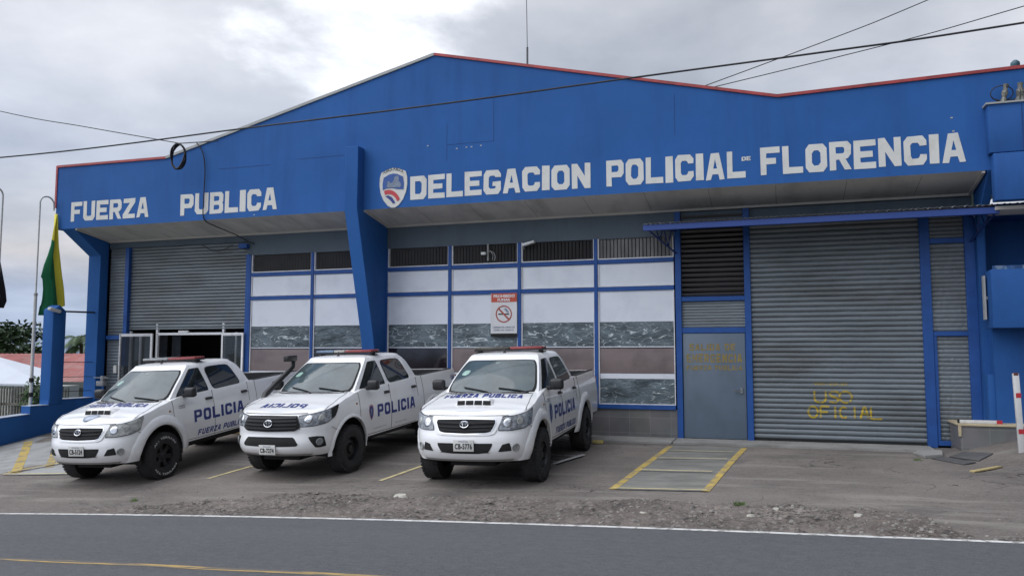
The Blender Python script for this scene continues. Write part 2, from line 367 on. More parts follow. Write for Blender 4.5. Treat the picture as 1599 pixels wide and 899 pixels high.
def ground_mat(name, kind):
    m = bpy.data.materials.new(name); m.use_nodes = True; nt = m.node_tree; b = nt.nodes['Principled BSDF']
    t = nt.nodes.new('ShaderNodeTexCoord')
    def nz(scale, det, st=(1, 1, 1), loc=(0, 0, 0), rough=0.6, dist=0.0):
        mp = nt.nodes.new('ShaderNodeMapping'); mp.inputs['Scale'].default_value = st; mp.inputs['Location'].default_value = loc
        nt.links.new(t.outputs['Object'], mp.inputs[0])
        n = nt.nodes.new('ShaderNodeTexNoise'); n.inputs['Scale'].default_value = scale; n.inputs['Detail'].default_value = det
        n.inputs['Roughness'].default_value = rough; n.inputs['Distortion'].default_value = dist
        nt.links.new(mp.outputs[0], n.inputs['Vector']); return n.outputs['Fac']
    def ramp(f, stops):
        r = nt.nodes.new('ShaderNodeValToRGB'); nt.links.new(f, r.inputs[0])
        r.color_ramp.elements[0].position, r.color_ramp.elements[0].color = stops[0][0], (*stops[0][1], 1)
        r.color_ramp.elements[1].position, r.color_ramp.elements[1].color = stops[-1][0], (*stops[-1][1], 1)
        for p, c in stops[1:-1]: q = r.color_ramp.elements.new(p); q.color = (*c, 1)
        return r.outputs[0]
    def mix(f, a, bb, typ='MIX'):
        n = nt.nodes.new('ShaderNodeMix'); n.data_type = 'RGBA'; n.blend_type = typ
        for s_, v in (('Factor', f), ('A', a), ('B', bb)):
            if isinstance(v, (int, float)): n.inputs[s_].default_value = v
            elif isinstance(v, tuple): n.inputs[s_].default_value = (*v, 1)
            else: nt.links.new(v, n.inputs[s_])
        return n.outputs['Result']
    def rng(f, a, bb, lo=0.0, hi=1.0):
        n = nt.nodes.new('ShaderNodeMapRange'); nt.links.new(f, n.inputs[0])
        n.inputs['From Min'].default_value = a; n.inputs['From Max'].default_value = bb; n.inputs['To Min'].default_value = lo; n.inputs['To Max'].default_value = hi
        return n.outputs[0]
    bmp = 0.004
    if kind == 'lot':
        c = ramp(nz(0.55, 6, loc=(3, 1, 0)), [(0.32, (0.084, 0.071, 0.062)), (0.5, (0.132, 0.112, 0.098)), (0.68, (0.190, 0.162, 0.142))])
        c = mix(rng(nz(38, 3), 0.35, 0.75, 0.0, 0.55), c, (0.21, 0.195, 0.185))           # aggregate
        c = mix(rng(nz(30, 3, loc=(5, 5, 5)), 0.56, 0.7, 0.0, 0.7), c, (0.04, 0.036, 0.034))
        c = mix(rng(nz(1.3, 7, (0.35, 2.4, 1), (9, 4, 0)), 0.53, 0.66, 0.0, 0.6), c, (0.25, 0.23, 0.205))   # pale wear streaks
        c = mix(rng(nz(0.8, 5, (1, 1, 1), (19, 14, 0)), 0.58, 0.75, 0.0, 0.6), c, (0.040, 0.038, 0.038))      # oil
        c = mix(rng(nz(12, 5, (0.6, 1.5, 1), (6, 3, 2), 0.8), 0.50, 0.74, 0.0, 0.55), c, (0.24, 0.215, 0.19))
        c = mix(rng(nz(10, 5, (0.5, 1.7, 1), (1, 8, 6), 0.8), 0.54, 0.74, 0.0, 0.6), c, (0.042, 0.035, 0.031))
        cr = M_(nt, 'ABSOLUTE', M_(nt, 'SUBTRACT', nz(0.9, 4, (0.6, 1, 1), (4, 8, 1), dist=1.0), 0.5))
        gt = rng(nz(0.5, 2, loc=(1, 9, 9)), 0.5, 0.56)
        c = mix(M_(nt, 'MULTIPLY', M_(nt, 'SUBTRACT', 1.0, M_(nt, 'DIVIDE', cr, 0.006), clamp=True), gt), c, (0.02, 0.018, 0.016))
        hfac = nz(50, 4); bmp = 0.006; b.inputs['Roughness'].default_value = 0.9
    elif kind == 'verge':
        c = ramp(nz(1.1, 6, loc=(3, 1, 0)), [(0.32, (0.100, 0.083, 0.073)), (0.5, (0.145, 0.121, 0.107)), (0.68, (0.200, 0.170, 0.150))])
        v = nt.nodes.new('ShaderNodeTexVoronoi'); v.inputs['Scale'].default_value = 22; v.feature = 'F1'
        nt.links.new(t.outputs['Object'], v.inputs['Vector'])
        sp = nt.nodes.new('ShaderNodeSeparateColor'); nt.links.new(v.outputs['Color'], sp.inputs[0])
        c = mix(rng(sp.outputs[0], 0.3, 1.0, 0.0, 0.40), c, ramp(sp.outputs[1], [(0.0, (0.06, 0.055, 0.05)), (0.6, (0.19, 0.17, 0.155)), (1.0, (0.38, 0.36, 0.33))]))
        c = mix(rng(v.outputs['Distance'], 0.55, 0.9, 0.0, 0.4), c, (0.05, 0.045, 0.04))
        vc = nt.nodes.new('ShaderNodeTexVoronoi'); vc.feature = 'DISTANCE_TO_EDGE'; vc.inputs['Scale'].default_value = 4.6
        mpv = nt.nodes.new('ShaderNodeMapping'); mpv.inputs['Scale'].default_value = (0.7, 1.5, 1); nt.links.new(t.outputs['Object'], mpv.inputs[0])
        jit = nt.nodes.new('ShaderNodeTexNoise'); jit.inputs['Scale'].default_value = 5; nt.links.new(mpv.outputs[0], jit.inputs['Vector'])
        ja = nt.nodes.new('ShaderNodeVectorMath'); ja.operation = 'MULTIPLY_ADD'; ja.inputs[1].default_value = (0.35, 0.35, 0.35)
        nt.links.new(jit.outputs['Color'], ja.inputs[0]); nt.links.new(mpv.outputs[0], ja.inputs[2]); nt.links.new(ja.outputs[0], vc.inputs['Vector'])
        c = mix(M_(nt, 'MULTIPLY', rng(vc.outputs['Distance'], 0.0, 0.08, 0.95, 0.0), rng(nz(0.8, 3, loc=(2, 2, 2)), 0.42, 0.55)), c, (0.030, 0.026, 0.023))
        c = mix(rng(nz(9, 4, (0.6, 1.6, 1)), 0.55, 0.7, 0.0, 0.7), c, (0.05, 0.045, 0.042))
        hfac = nz(30, 5); bmp = 0.02; b.inputs['Roughness'].default_value = 0.95
    elif kind == 'road':
        c = ramp(nz(0.35, 5, (0.15, 1.6, 1), (3, 1, 0)), [(0.3, (0.052, 0.053, 0.058)), (0.7, (0.074, 0.075, 0.082))])
        c = mix(rng(nz(70, 3), 0.4, 0.75, 0.0, 0.5), c, (0.16, 0.16, 0.165))
        c = mix(rng(nz(60, 3, loc=(8, 8, 8)), 0.55, 0.7, 0.0, 0.6), c, (0.028, 0.028, 0.030))
        c = mix(rng(nz(1.0, 6, (0.12, 3, 1), (9, 4, 0)), 0.57, 0.75, 0.0, 0.4), c, (0.045, 0.045, 0.048))
        c = mix(rng(nz(14, 4, (0.7, 1.3, 1), (2, 4, 0), 0.8), 0.42, 0.72, 0.0, 0.45), c, (0.135, 0.135, 0.142))
        c = mix(rng(nz(11, 4, (0.6, 1.5, 1), (7, 1, 0), 0.8), 0.55, 0.75, 0.0, 0.5), c, (0.035, 0.035, 0.038))
        hfac = nz(80, 4); bmp = 0.005; b.inputs['Roughness'].default_value = 0.82
    else:
        c = ramp(nz(0.4, 6), [(0.3, (0.05, 0.075, 0.025)), (0.7, (0.11, 0.12, 0.05))])
        hfac = nz(6, 5); bmp = 0.03; b.inputs['Roughness'].default_value = 0.95
    nt.links.new(c, b.inputs['Base Color'])
    bn = nt.nodes.new('ShaderNodeBump'); bn.inputs['Distance'].default_value = bmp; bn.inputs['Strength'].default_value = 0.9
    nt.links.new(hfac, bn.inputs['Height']); nt.links.new(bn.outputs[0], b.inputs['Normal'])
    return m
GL, GV, GR, GG = (ground_mat(n, k) for n, k in (('worn_tarmac', 'lot'), ('broken_verge', 'verge'), ('road_asphalt', 'road'), ('rough_ground', 'earth')))

def frange(a, b, st):
    n = max(1, int(round((b - a) / st))); return [a + (b - a) * i / n for i in range(n + 1)]
def sheet(name, xs, ys, fz, m):
    o = MB().grid([[(x, y, fz(x, y)) for x in xs] for y in ys]).build(name, m, smooth=60, weld=False)
    tag(o, kind='structure'); return o
# verge / lot boundary is ragged
def edge_y(x):
    base = -6.25
    if x < -6.5: base = -6.25 - 0.40 * (-6.5 - x)
    base = max(base, -7.9)
    if x > 1.3: base = -6.25 - 1.2 * min((x - 1.3) / 0.5, 1)
    return base + 0.28 * noise.noise(Vector((x * 0.9, 3, 1))) + 0.12 * noise.noise(Vector((x * 4, 7, 1)))
xs_far = [-600, -200, -90, -60] + frange(-45, 12, 0.5) + [20, 40, 90, 200, 600]
sheet('ground', [-600, -300, -120, -60] + frange(-45, 12, 3) + [30, 90, 300, 600], [-600, -300, -120, -50, -30, -20] + [YR - 1, 0.3, 3, 8, 20, 60, 150, 400, 900],
      lambda x, y: (gz(x, max(min(y, 0), -7.63)) - 0.22), GG)
sheet('parking_lot', frange(-17.2, 14, 0.18), frange(YR - .1, 0.05, 0.14), lambda x, y: gz(x, y) + 0.012 * noise.noise(Vector((x * .7, y * .7, 0))), GL)
def vz(x, y):
    """broken strip along the road: rises out of the lot only where it is rubble"""
    m_ = min(max((edge_y(x) - y) / 0.10, -1), 1)
    h = 0.016 * m_
    h += max(m_, 0) * (0.026 * noise.noise(Vector((x * 2.2, y * 4.5, 2))) + 0.034 * abs(noise.noise(Vector((x * 8, y * 12, 5)))) + 0.022 * noise.noise(Vector((x * 20, y * 24, 9))))
    t = min(max((y - YR) / 0.18, 0), 1)
    return gz(x, y) + h * t + 0.012 * noise.noise(Vector((x * .7, y * .7, 0))) + 0.001
sheet('verge', frange(-16, 4.5, 0.035), frange(YR - 0.02, -5.5, 0.035), vz, GV)
sheet('road', xs_far, frange(-40, YR - .6, 1.5) + [YR - .3, YR], lambda x, y: Lz(x) + 0.016 + 0.02 * min((YR - y) / 3.5, 1), GR)
RZ = lambda x, y: Lz(x) + 0.016 + 0.02 * min((YR - y) / 3.5, 1)
def strip(name, x0, x1, y0, y1, fz, m, st=0.25, rag=0.012):
    xs = frange(x0, x1, st)
    rows = [[(x, y0 + rag * noise.noise(Vector((x * 3, 1, 1))), fz(x, y0)) for x in xs], [(x, y1 + rag * noise.noise(Vector((x * 3, 9, 1))), fz(x, y1)) for x in xs]]
    o = MB().grid(rows).build(name, m, weld=False); return tag(o, kind='structure')
strip('road_edge_line', -60, 20, YR - 0.085, YR - 0.005, lambda x, y: RZ(x, y) + 0.002, WHM, st=0.1)
YROAD = mat('road_yellow_paint', (0.42, 0.28, 0.09), rough=0.8, var=0.15, vscale=5, stain=(0.10, 0.095, 0.09), stain_scale=2.0, stain_amt=0.97, stain_lo=0.40, stain_hi=0.50, stain_stretch=(0.6, 9, 1))
strip('road_centre_line', -60, 20, -10.16, -10.06, lambda x, y: RZ(x, y) + 0.002, YROAD, st=0.2)

def quad_mark(name, pts, m, dz=0.004, sub=14):
    """painted quad laid on the lot: pts a-b (one edge), c-d (other), bilinear"""
    a, b_, c, d = pts; rows = []
    for i in range(sub + 1):
        t = i / sub; p = (a[0] + (b_[0] - a[0]) * t, a[1] + (b_[1] - a[1]) * t); q = (d[0] + (c[0] - d[0]) * t, d[1] + (c[1] - d[1]) * t)
        row = []
        for k in range(5):
            u = k / 4; x = p[0] + (q[0] - p[0]) * u; y = p[1] + (q[1] - p[1]) * u
            row.append((x, y, gz(x, y) + dz + 0.012 * noise.noise(Vector((x * .7, y * .7, 0)))))
        rows.append(row)
    return tag(MB().grid(rows).build(name, m, weld=False), kind='structure')
def line_mark(name, p, q, wd, m, dz=0.007):
    d = Vector((q[0] - p[0], q[1] - p[1])).normalized(); n = Vector((-d.y, d.x)) * wd / 2
    return quad_mark(name, [(p[0] + n.x, p[1] + n.y), (q[0] + n.x, q[1] + n.y), (q[0] - n.x, q[1] - n.y), (p[0] - n.x, p[1] - n.y)], m, dz)
PAVC = mat('painted_grey_concrete', (0.185, 0.182, 0.165), rough=0.85, var=0.3, vscale=2.5, stretch=(0.4, 2.2, 1), stain=(0.115, 0.11, 0.10), stain_scale=2.0, stain_amt=0.6, stain_lo=0.45, stain_hi=0.7, bump=0.003)
PAVL = mat('light_grey_concrete', (0.30, 0.305, 0.30), rough=0.85, var=0.15, vscale=1.5, stretch=(1, 1, 1), stain=(0.17, 0.165, 0.155), stain_scale=2.5, stain_amt=0.7, stain_lo=0.47, stain_hi=0.7, bump=0.003)
quad_mark('walkway', [(-2.24, -5.44), (-1.98, -0.9), (-0.64, -0.9), (-0.97, -5.42)], PAVC, 0.004, 30)
line_mark('parking_marking', (-2.22, -5.42), (-1.98, -1.05), 0.105, YEL)
line_mark('parking_marking', (-0.975, -5.40), (-0.65, -1.05), 0.105, YEL)
line_mark('parking_marking', (-2.2, -5.44), (-0.95, -5.42), 0.05, PALEY, 0.03)
line_mark('parking_marking', (-2.08, -3.91), (-1.0, -3.93), 0.05, PALEY, 0.03)
line_mark('parking_marking', (-1.98, -2.66), (-0.86, -2.64), 0.04, PALEY, 0.03)
line_mark('parking_marking', (-1.95, -1.75), (-0.80, -1.75), 0.03, PALEY, 0.03)
line_mark('parking_marking', (-5.86, -5.25), (-5.50, -1.2), 0.075, PALEY)
line_mark('parking_marking', (-9.0, -5.30), (-8.55, -1.2), 0.075, PALEY)
line_mark('parking_marking', (-12.3, -4.0), (-11.85, -0.9), 0.09, PALEY)
line_mark('parking_marking', (-4.02, -2.53), (-3.28, -2.58), 0.05, WHM)
line_mark('parking_marking', (-3.30, -2.55), (-3.56, -3.68), 0.085, WHM, 0.03)
line_mark('parking_marking', (-4.0, -3.66), (-3.5, -3.68), 0.05, WHM)
line_mark('parking_marking', (-4.0, -3.1), (-3.5, -3.3), 0.03, WHM)
# hatched concrete bay on the left
quad_mark('hatched_bay', [(-16.6, -5.3), (-16.6, -1.9), (-12.1, -1.0), (-11.95, -5.12)], PAVL, 0.004, 30)
line_mark('parking_marking', (-13.50, -5.05), (-16.35, -2.35), 0.17, YEL)
line_mark('parking_marking', (-13.18, -4.62), (-14.75, -3.05), 0.14, YEL)
line_mark('parking_marking', (-15.3, -5.0), (-16.5, -3.0), 0.17, YEL)
line_mark('parking_marking', (-13.62, -5.10), (-12.3, -2.2), 0.09, YEL, 0.03)
line_mark('parking_marking', (-13.6, -5.22), (-12.0, -5.10), 0.05, PALEY, 0.03)
# raised concrete apron along the shopfront
ap = MB()
for x0, x1 in ((-16.5, -2.0), (-1.98, 2.55)):
    xs = frange(x0, x1, 0.5)
    rows = [[(x, -0.78 + 0.02 * noise.noise(Vector((x * 3, 0, 0))), gz(x, -.78) - 0.03) for x in xs], [(x, -0.78 + 0.02 * noise.noise(Vector((x * 3, 0, 0))), gz(x, -.78) + 0.035) for x in xs], [(x, 0.3, 0.209 + 0.03) for x in xs]]
    ap.grid(rows)
tag(ap.build('pavement', CONC, weld=False), kind='structure')
# dirt and oil mark slab, manholes, gutter on the right
MANH = mat('iron_cover', (0.085, 0.085, 0.085), rough=0.7, var=0.2, vscale=6, bump=0.004, bscale=30)
# ------------------------------------------------------------------ block capitals used by all painted words
def letter(ch):
    t = .30; s_ = .23; c = .17; k = .10
    O_ = [(c, 0), (1 - c, 0), (1, c), (1, 1 - c), (1 - c, 1), (c, 1), (0, 1 - c), (0, c)]
    Oi = [(t + k, s_), (1 - t - k, s_), (1 - t, s_ + k), (1 - t, 1 - s_ - k), (1 - t - k, 1 - s_), (t + k, 1 - s_), (t, 1 - s_ - k), (t, s_ + k)]
    D = {'F': [[(0, 0), (t, 0), (t, .38), (.80, .38), (.80, .60), (t, .60), (t, .78), (1, .78), (1, 1), (0, 1)]],
         'U': [[(c, 0), (1 - c, 0), (1, c), (1, 1), (1 - t, 1), (1 - t, s_ + .06), (1 - t - .06, s_), (t + .06, s_), (t, s_ + .06), (t, 1), (0, 1), (0, c)]],
         'E': [[(0, 0), (1, 0), (1, .22), (t, .22), (t, .39), (.86, .39), (.86, .61), (t, .61), (t, .78), (1, .78), (1, 1), (0, 1)]],
         'R': [[(0, 0), (t, 0), (t, .36), (.44, .36), (.70, 0), (1, 0), (.74, .37), (.86, .40), (1, .54), (1, .86), (.86, 1), (0, 1)], [(t, .58), (.64, .58), (.70, .64), (.70, .74), (.64, .80), (t, .80)]],
         'Z': [[(0, 0), (1, 0), (1, .22), (.42, .22), (1, .80), (1, 1), (.04, 1), (.04, .78), (.56, .78), (0, .20)]],
         'A': [[(0, 0), (.27, 0), (.34, .20), (.66, .20), (.73, 0), (1, 0), (.72, 1), (.28, 1)], [(.40, .42), (.60, .42), (.50, .76)]],
         'P': [[(0, 0), (t, 0), (t, .34), (.86, .34), (1, .48), (1, .86), (.86, 1), (0, 1)], [(t, .55), (.62, .55), (.70, .62), (.70, .73), (.62, .80), (t, .80)]],
         'B': [[(0, 0), (.86, 0), (1, .13), (1, .42), (.92, .50), (1, .58), (1, .87), (.86, 1), (0, 1)], [(t, .19), (.64, .19), (.70, .24), (.70, .36), (.64, .41), (t, .41)], [(t, .59), (.64, .59), (.70, .64), (.70, .76), (.64, .81), (t, .81)]],
         'L': [[(0, 0), (1, 0), (1, .23), (t, .23), (t, 1), (0, 1)]],
         'I': [[(0, 0), (1, 0), (1, 1), (0, 1)]],
         'C': [[(c, 0), (1 - c, 0), (1, c), (1, .36), (1 - t, .36), (1 - t, s_ + .08), (.62, s_), (.38, s_), (t, s_ + .08), (t, 1 - s_ - .08), (.38, 1 - s_), (.62, 1 - s_), (1 - t, 1 - s_ - .08), (1 - t, .66), (1, .66), (1, 1 - c), (1 - c, 1), (c, 1), (0, 1 - c), (0, c)]],
         'G': [[(c, 0), (1 - c, 0), (1, c), (1, .52), (.52, .52), (.52, .34), (1 - t, .34), (1 - t, s_ + .04), (.62, s_), (.38, s_), (t, s_ + .08), (t, 1 - s_ - .08), (.38, 1 - s_), (.62, 1 - s_), (1 - t, 1 - s_ - .08), (1 - t, .70), (1, .70), (1, 1 - c), (1 - c, 1), (c, 1), (0, 1 - c), (0, c)]],
         'D': [[(0, 0), (1 - c, 0), (1, c), (1, 1 - c), (1 - c, 1), (0, 1)], [(t, s_), (1 - t - k, s_), (1 - t, s_ + k), (1 - t, 1 - s_ - k), (1 - t - k, 1 - s_), (t, 1 - s_)]],
         'S': [[(0, 0), (1 - c, 0), (1, c), (1, .50), (1 - c, .62), (t, .62), (t, .78), (1, .78), (1, 1), (c, 1), (0, 1 - c), (0, .52), (c, .40), (1 - t, .40), (1 - t, .22), (0, .22)]],
         'M': [[(0, 0), (.24, 0), (.24, .60), (.42, .22), (.58, .22), (.76, .60), (.76, 0), (1, 0), (1, 1), (.78, 1), (.5, .48), (.22, 1), (0, 1)]],
         'O': [O_, Oi],
         'N': [[(0, 0), (t, 0), (t, .52), (1 - t, 0), (1, 0), (1, 1), (1 - t, 1), (1 - t, .48), (t, 1), (0, 1)]]}
    return D[ch]
_bw = {}
def block_word(body, gap=.22):
    if body in _bw: return _bw[body]
    wd = {'I': .34, ' ': .45}; tot = sum(wd.get(c, 1.0) for c in body) + gap * (len(body) - 1); x = 0; V, Fc = [], []
    for c in body:
        w_ = wd.get(c, 1.0)
        if c != ' ':
            vs_, fs_ = curve_mesh([[((x + a * w_) / tot, b) for a, b in sp] for sp in letter(c)])
            o = len(V); V += [(v[0], v[1]) for v in vs_]; Fc += [tuple(i + o for i in f) for f in fs_]
        x += w_ + gap
    _bw[body] = (V, Fc); return V, Fc
# ------------------------------------------------------------------ police station building
fx = lambda X: .95 * X
fz = lambda Z: .095 + .95 * Z
B = empty('police_station', (fx(-7.2), 0, 0.2))
B['label'] = 'big blue police station with gabled parapet, cream lettering and grey roller shutters'; B['category'] = 'building'
bpy.context.view_layer.update()
BI = B.matrix_world.inverted()
def bpart(o, parent=None):
    """parent a world-space mesh to the building (or to one of its parts), keeping its place"""
    p = parent or B
    bpy.context.view_layer.update()
    o.parent = p; o.matrix_parent_inverse = p.matrix_world.inverted(); return o
def bbox(name, x0, x1, y0, y1, z0, z1, m, parent=None, bevel=0):
    return bpart(box(name, x0, x1, y0, y1, z0, z1, m, bevel=bevel), parent)
FY = -1.14
ZB = fz(5.19)          # fascia underside
xr = 6.2
top = [(-17.22, fz(6.87)), (fx(-14.57), fz(6.84)), (fx(-7.21), fz(8.63)), (fx(.09), fz(6.91)), (fx(3.69), fz(7.0)), (xr, fz(7.06))]
poly = [(-17.22, ZB), (xr, ZB)] + top[::-1]
fas = bpart(MB().prism(poly, FY, FY + 0.22, 'y').build('parapet_wall', BLUE))
def flash(name, pts, m, h=0.05):
    mb = MB()
    for a, b_ in zip(pts[:-1], pts[1:]):
        L = math.hypot(b_[0] - a[0], b_[1] - a[1]); an = math.atan2(b_[1] - a[1], b_[0] - a[0])
        Mx = Matrix.Translation((a[0], 0, a[1])) @ Matrix.Rotation(-an, 4, 'Y')
        mb.box(0, L, FY - 0.03, FY + 0.26, -0.02, h - 0.02, Mx)
    return bpart(mb.build(name, m), fas)
flash('roof_flashing', [top[0], top[1]], REDT, 0.055)
flash('roof_flashing', [top[1], top[2]], GRYT, 0.06)
flash('roof_flashing', top[2:6], REDT, 0.055)
bpart(box('corner_flashing', -17.26, -17.205, FY - .02, FY + .25, ZB + .55, top[0][1] + 0.03, REDT), fas)
# roof behind the parapet and side walls
rf = MB()
roofp = [(-17.0, fz(6.7)), (fx(-14.57), fz(6.7)), (fx(-7.21), fz(8.45)), (fx(.09), fz(6.75)), (xr, fz(6.8))]
rf.grid([[(x, FY + .2, z) for x, z in roofp], [(x, 22, z) for x, z in roofp]])
bpart(rf.build('roof', GRYT))
bbox('side_wall', -17.02, -16.82, 0.02, 22, -1.0, fz(6.68), BLUE)
bbox('rear_wall', -16.82, xr, 21.8, 22, -1, fz(6.6), BLUE)
# soffit, sloping a little
sof = MB()
XL, XM0, XM1, XR_ = -16.58, -8.81, -8.50, fx(3.60)
for a, b_ in ((XL, XM0), (XM1, XR_)):
    xs_ = frange(a, b_, 0.6)
    sof.grid([[(x, FY + .001, ZB + 0.0) for x in xs_], [(x, 0.0, fz(4.99)) for x in xs_]])
    sof.grid([[(x, FY + .22, ZB + 0.3) for x in xs_], [(x, 0.3, fz(4.99) + .3) for x in xs_]])
bpart(sof.build('soffit', SOFF, weld=False))
st = MB()
for a, b_ in ((XL, XM0), (XM1, XR_)):
    st.box(a, b_, -0.05, 0.0, fz(4.99) - 0.035, fz(4.99) + .01)
sl = math.atan2(fz(4.99) - ZB, -FY)
for xx in (XL + .0, XM1, XR_ - .05):
    Mx = Matrix.Translation((xx, FY, ZB)) @ Matrix.Rotation(sl, 4, 'X')
    st.box(0, .05, 0.02, 1.12, -0.035, 0.005, Mx)
bpart(st.build('soffit_trim', SOFT))
SJM = mat('soffit_joint_dark', (.12, .115, .11), rough=.9)
for a, b_ in ((XL, XM0), (XM1, XR_)):
    x = a + 1.2
    while x < b_ - .3:
        bpart(MB().add([(x - .004, FY + .02, ZB - .003), (x + .004, FY + .02, ZB - .003), (x + .004, -.06, fz(4.99) - .003 + .01), (x - .004, -.06, fz(4.99) - .003 + .01)], [(0, 1, 2, 3)]).build('soffit_joint', SJM, weld=False)); x += 1.22

# slate band above the windows
bbox('upper_wall', XM1, -1.91, 0.0, 0.2, fz(4.44), fz(5.0), SLATE)
bbox('upper_wall', fx(-12.95), XM0, 0.0, 0.2, fz(4.44), fz(5.0), SLATE)
bbox('upper_wall', -16.62, fx(-12.95), 0.02, 0.2, fz(4.80), fz(5.0), SLATE)
bbox('upper_wall', -1.91, fx(3.62), 0.05, 0.2, fz(4.72), fz(5.0), SLATE)
# fins
def fin(name, x0, x1, prof):
    return bpart(MB().prism(prof, x0, x1, 'x').build(name, BLUE, bevel=0.008, seg=1))
fin('pier', -8.81, -8.50, [(0.0, -0.2), (-0.33, -0.2), (-0.40, 1.2), (-0.62, 2.3), (-1.42, 5.02), (-1.42, 6.38), (FY - .001, 6.38), (FY - .001, ZB), (0.0, ZB)])
fin('pier', -17.02, -16.62, [(0.0, -0.6), (-0.26, -0.6), (-0.26, fz(4.58)), (FY + 0.001, ZB - .002), (FY + .22, ZB + 0.3), (0.0, ZB + .3)])
fin('pier', fx(3.64), fx(3.64) + .14, [(0.0, -0.2), (-0.12, -0.2), (-0.12, fz(4.3)), (FY + 0.001, ZB - .002), (FY + .22, ZB + 0.3), (0.0, ZB + .3)])

# ---- frames
def post(x0, x1, z0, z1, y0=-0.05, y1=0.09):
    bpart(MB().box(x0, x1, y0, y1, z0, z1).build('frame_post', BLUEF, bevel=0.006, seg=1))
zt = fz(4.44)
post(fx(-2.07), fx(-1.945), 0.21, fz(4.95))                       # left of the steel door
post(fx(-.655), fx(-.525), 0.21, fz(4.95))                      # between door and shutter
post(fx(2.66), fx(2.84), 0.21, fz(4.70))                        # right of the shutter
post(fx(3.44), fx(3.62), 0.21, fz(4.72))
post(fx(-16.87), fx(-16.74), 1.6, fz(4.80))                     # left shutter guide
post(fx(-12.965), fx(-12.85), 0.21, fz(4.46))
for x0, x1, z0, z1 in ((-1.945, -.655, 2.345, 2.46), (-1.945, -.655, 3.02, 3.115), (2.84, 3.44, 2.25, 2.34), (2.84, 3.44, 4.05, 4.15), (2.84, 3.44, .16, .25), (-17.45, -16.87, 2.30, 2.41)):
    bpart(MB().box(fx(x0), fx(x1), -0.035, 0.07, fz(z0), fz(z1)).build('transom', BLUEF, bevel=0.005, seg=1))
bpart(MB().box(fx(2.84), fx(2.90), -0.030, 0.06, fz(.25), fz(2.25)).build('frame_post', BLUEF, bevel=0.005, seg=1))

# ---- glazed bays
def bay(x0, x1, k, style, first):
    """one window bay between two mullion centre lines (survey units)"""
    a, b_ = fx(x0), fx(x1); mw = 0.038
    fr = MB()
    fr.box(a - mw, a + mw, -0.045, 0.06, fz(.74), zt)
    for zc, h in ((3.93, .085), (3.325, .085), (.775, .09)):
        fr.box(a + mw, b_ - mw, -0.035, 0.05, fz(zc) - h / 2, fz(zc) + h / 2)
    f = bpart(fr.build('window', BLUEF, bevel=0.004, seg=1))
    if k in (0, 2, 5): f['label'] = ''
    al = MB(); e = 0.03
    for z0, z1 in ((fz(.82), fz(3.28)), (fz(3.375), fz(3.88)), (fz(3.98), zt)):
        al.box(a + mw, a + mw + e, -0.02, 0.04, z0, z1); al.box(b_ - mw - e * .6, b_ - mw, -0.02, 0.04, z0, z1)
        al.box(a + mw + e, b_ - mw - e * .6, -0.02, 0.04, z0, z0 + .022)
    bpart(al.build('inner_frame', ALU), f)
    pa, pb = a + mw + e, b_ - mw - e * .6
    rows = [('white_film', 2.605, 3.28, FILM), ('white_film', 3.375, 3.88, FILM)]
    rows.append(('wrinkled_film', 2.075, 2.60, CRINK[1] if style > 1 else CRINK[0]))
    if style == 1: rows.append(('dark_pane', .82, 2.05, DKBAND))
    else:
        rows += [('brown_band', 1.49, 2.03, BROWN), ('white_film', 1.375, 1.485, FILM), ('wrinkled_film', .82, 1.37, CRINK[0])]
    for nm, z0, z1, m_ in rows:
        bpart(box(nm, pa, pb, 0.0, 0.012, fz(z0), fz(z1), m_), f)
    bpart(box('white_film', pa, pb, 0.002, 0.010, fz(2.05), fz(2.072), FILM), f)
    # vertical slats in the clerestory
    sl_ = MB(); n = int((pb - pa) / 0.075)
    for i in range(n):
        x = pa + (i + .5) * (pb - pa) / n
        Mx = Matrix.Translation((x, 0.045, 0)) @ Matrix.Rotation(R(28 if style != 3 else 8), 4, 'Z')
        sl_.box(-0.029, 0.029, -0.003, 0.003, fz(3.98), zt, Mx)
    bpart(sl_.build('slats', SLATL if style == 3 else SLATD), f)
    return f
SLATD = mat('dark_slat', (0.035, 0.033, 0.034), rough=0.6, var=0.3, vscale=2)
SLATL = mat('pale_slat', (0.17, 0.17, 0.17), rough=0.6, var=0.35, vscale=5, stretch=(1, 1, .4))
for i, (x0, x1, s_) in enumerate(((-12.85, -11.0, 0), (-11.0, -9.27, 1), (-8.95, -7.29, 1), (-7.29, -5.575, 0), (-5.575, -3.80, 2), (-3.80, -2.06, 3))):
    bay(x0, x1, i, s_, i in (0, 2))
for o in list(COL.objects):
    if o.name.startswith('window') and 'label' in o.keys(): del o['label']
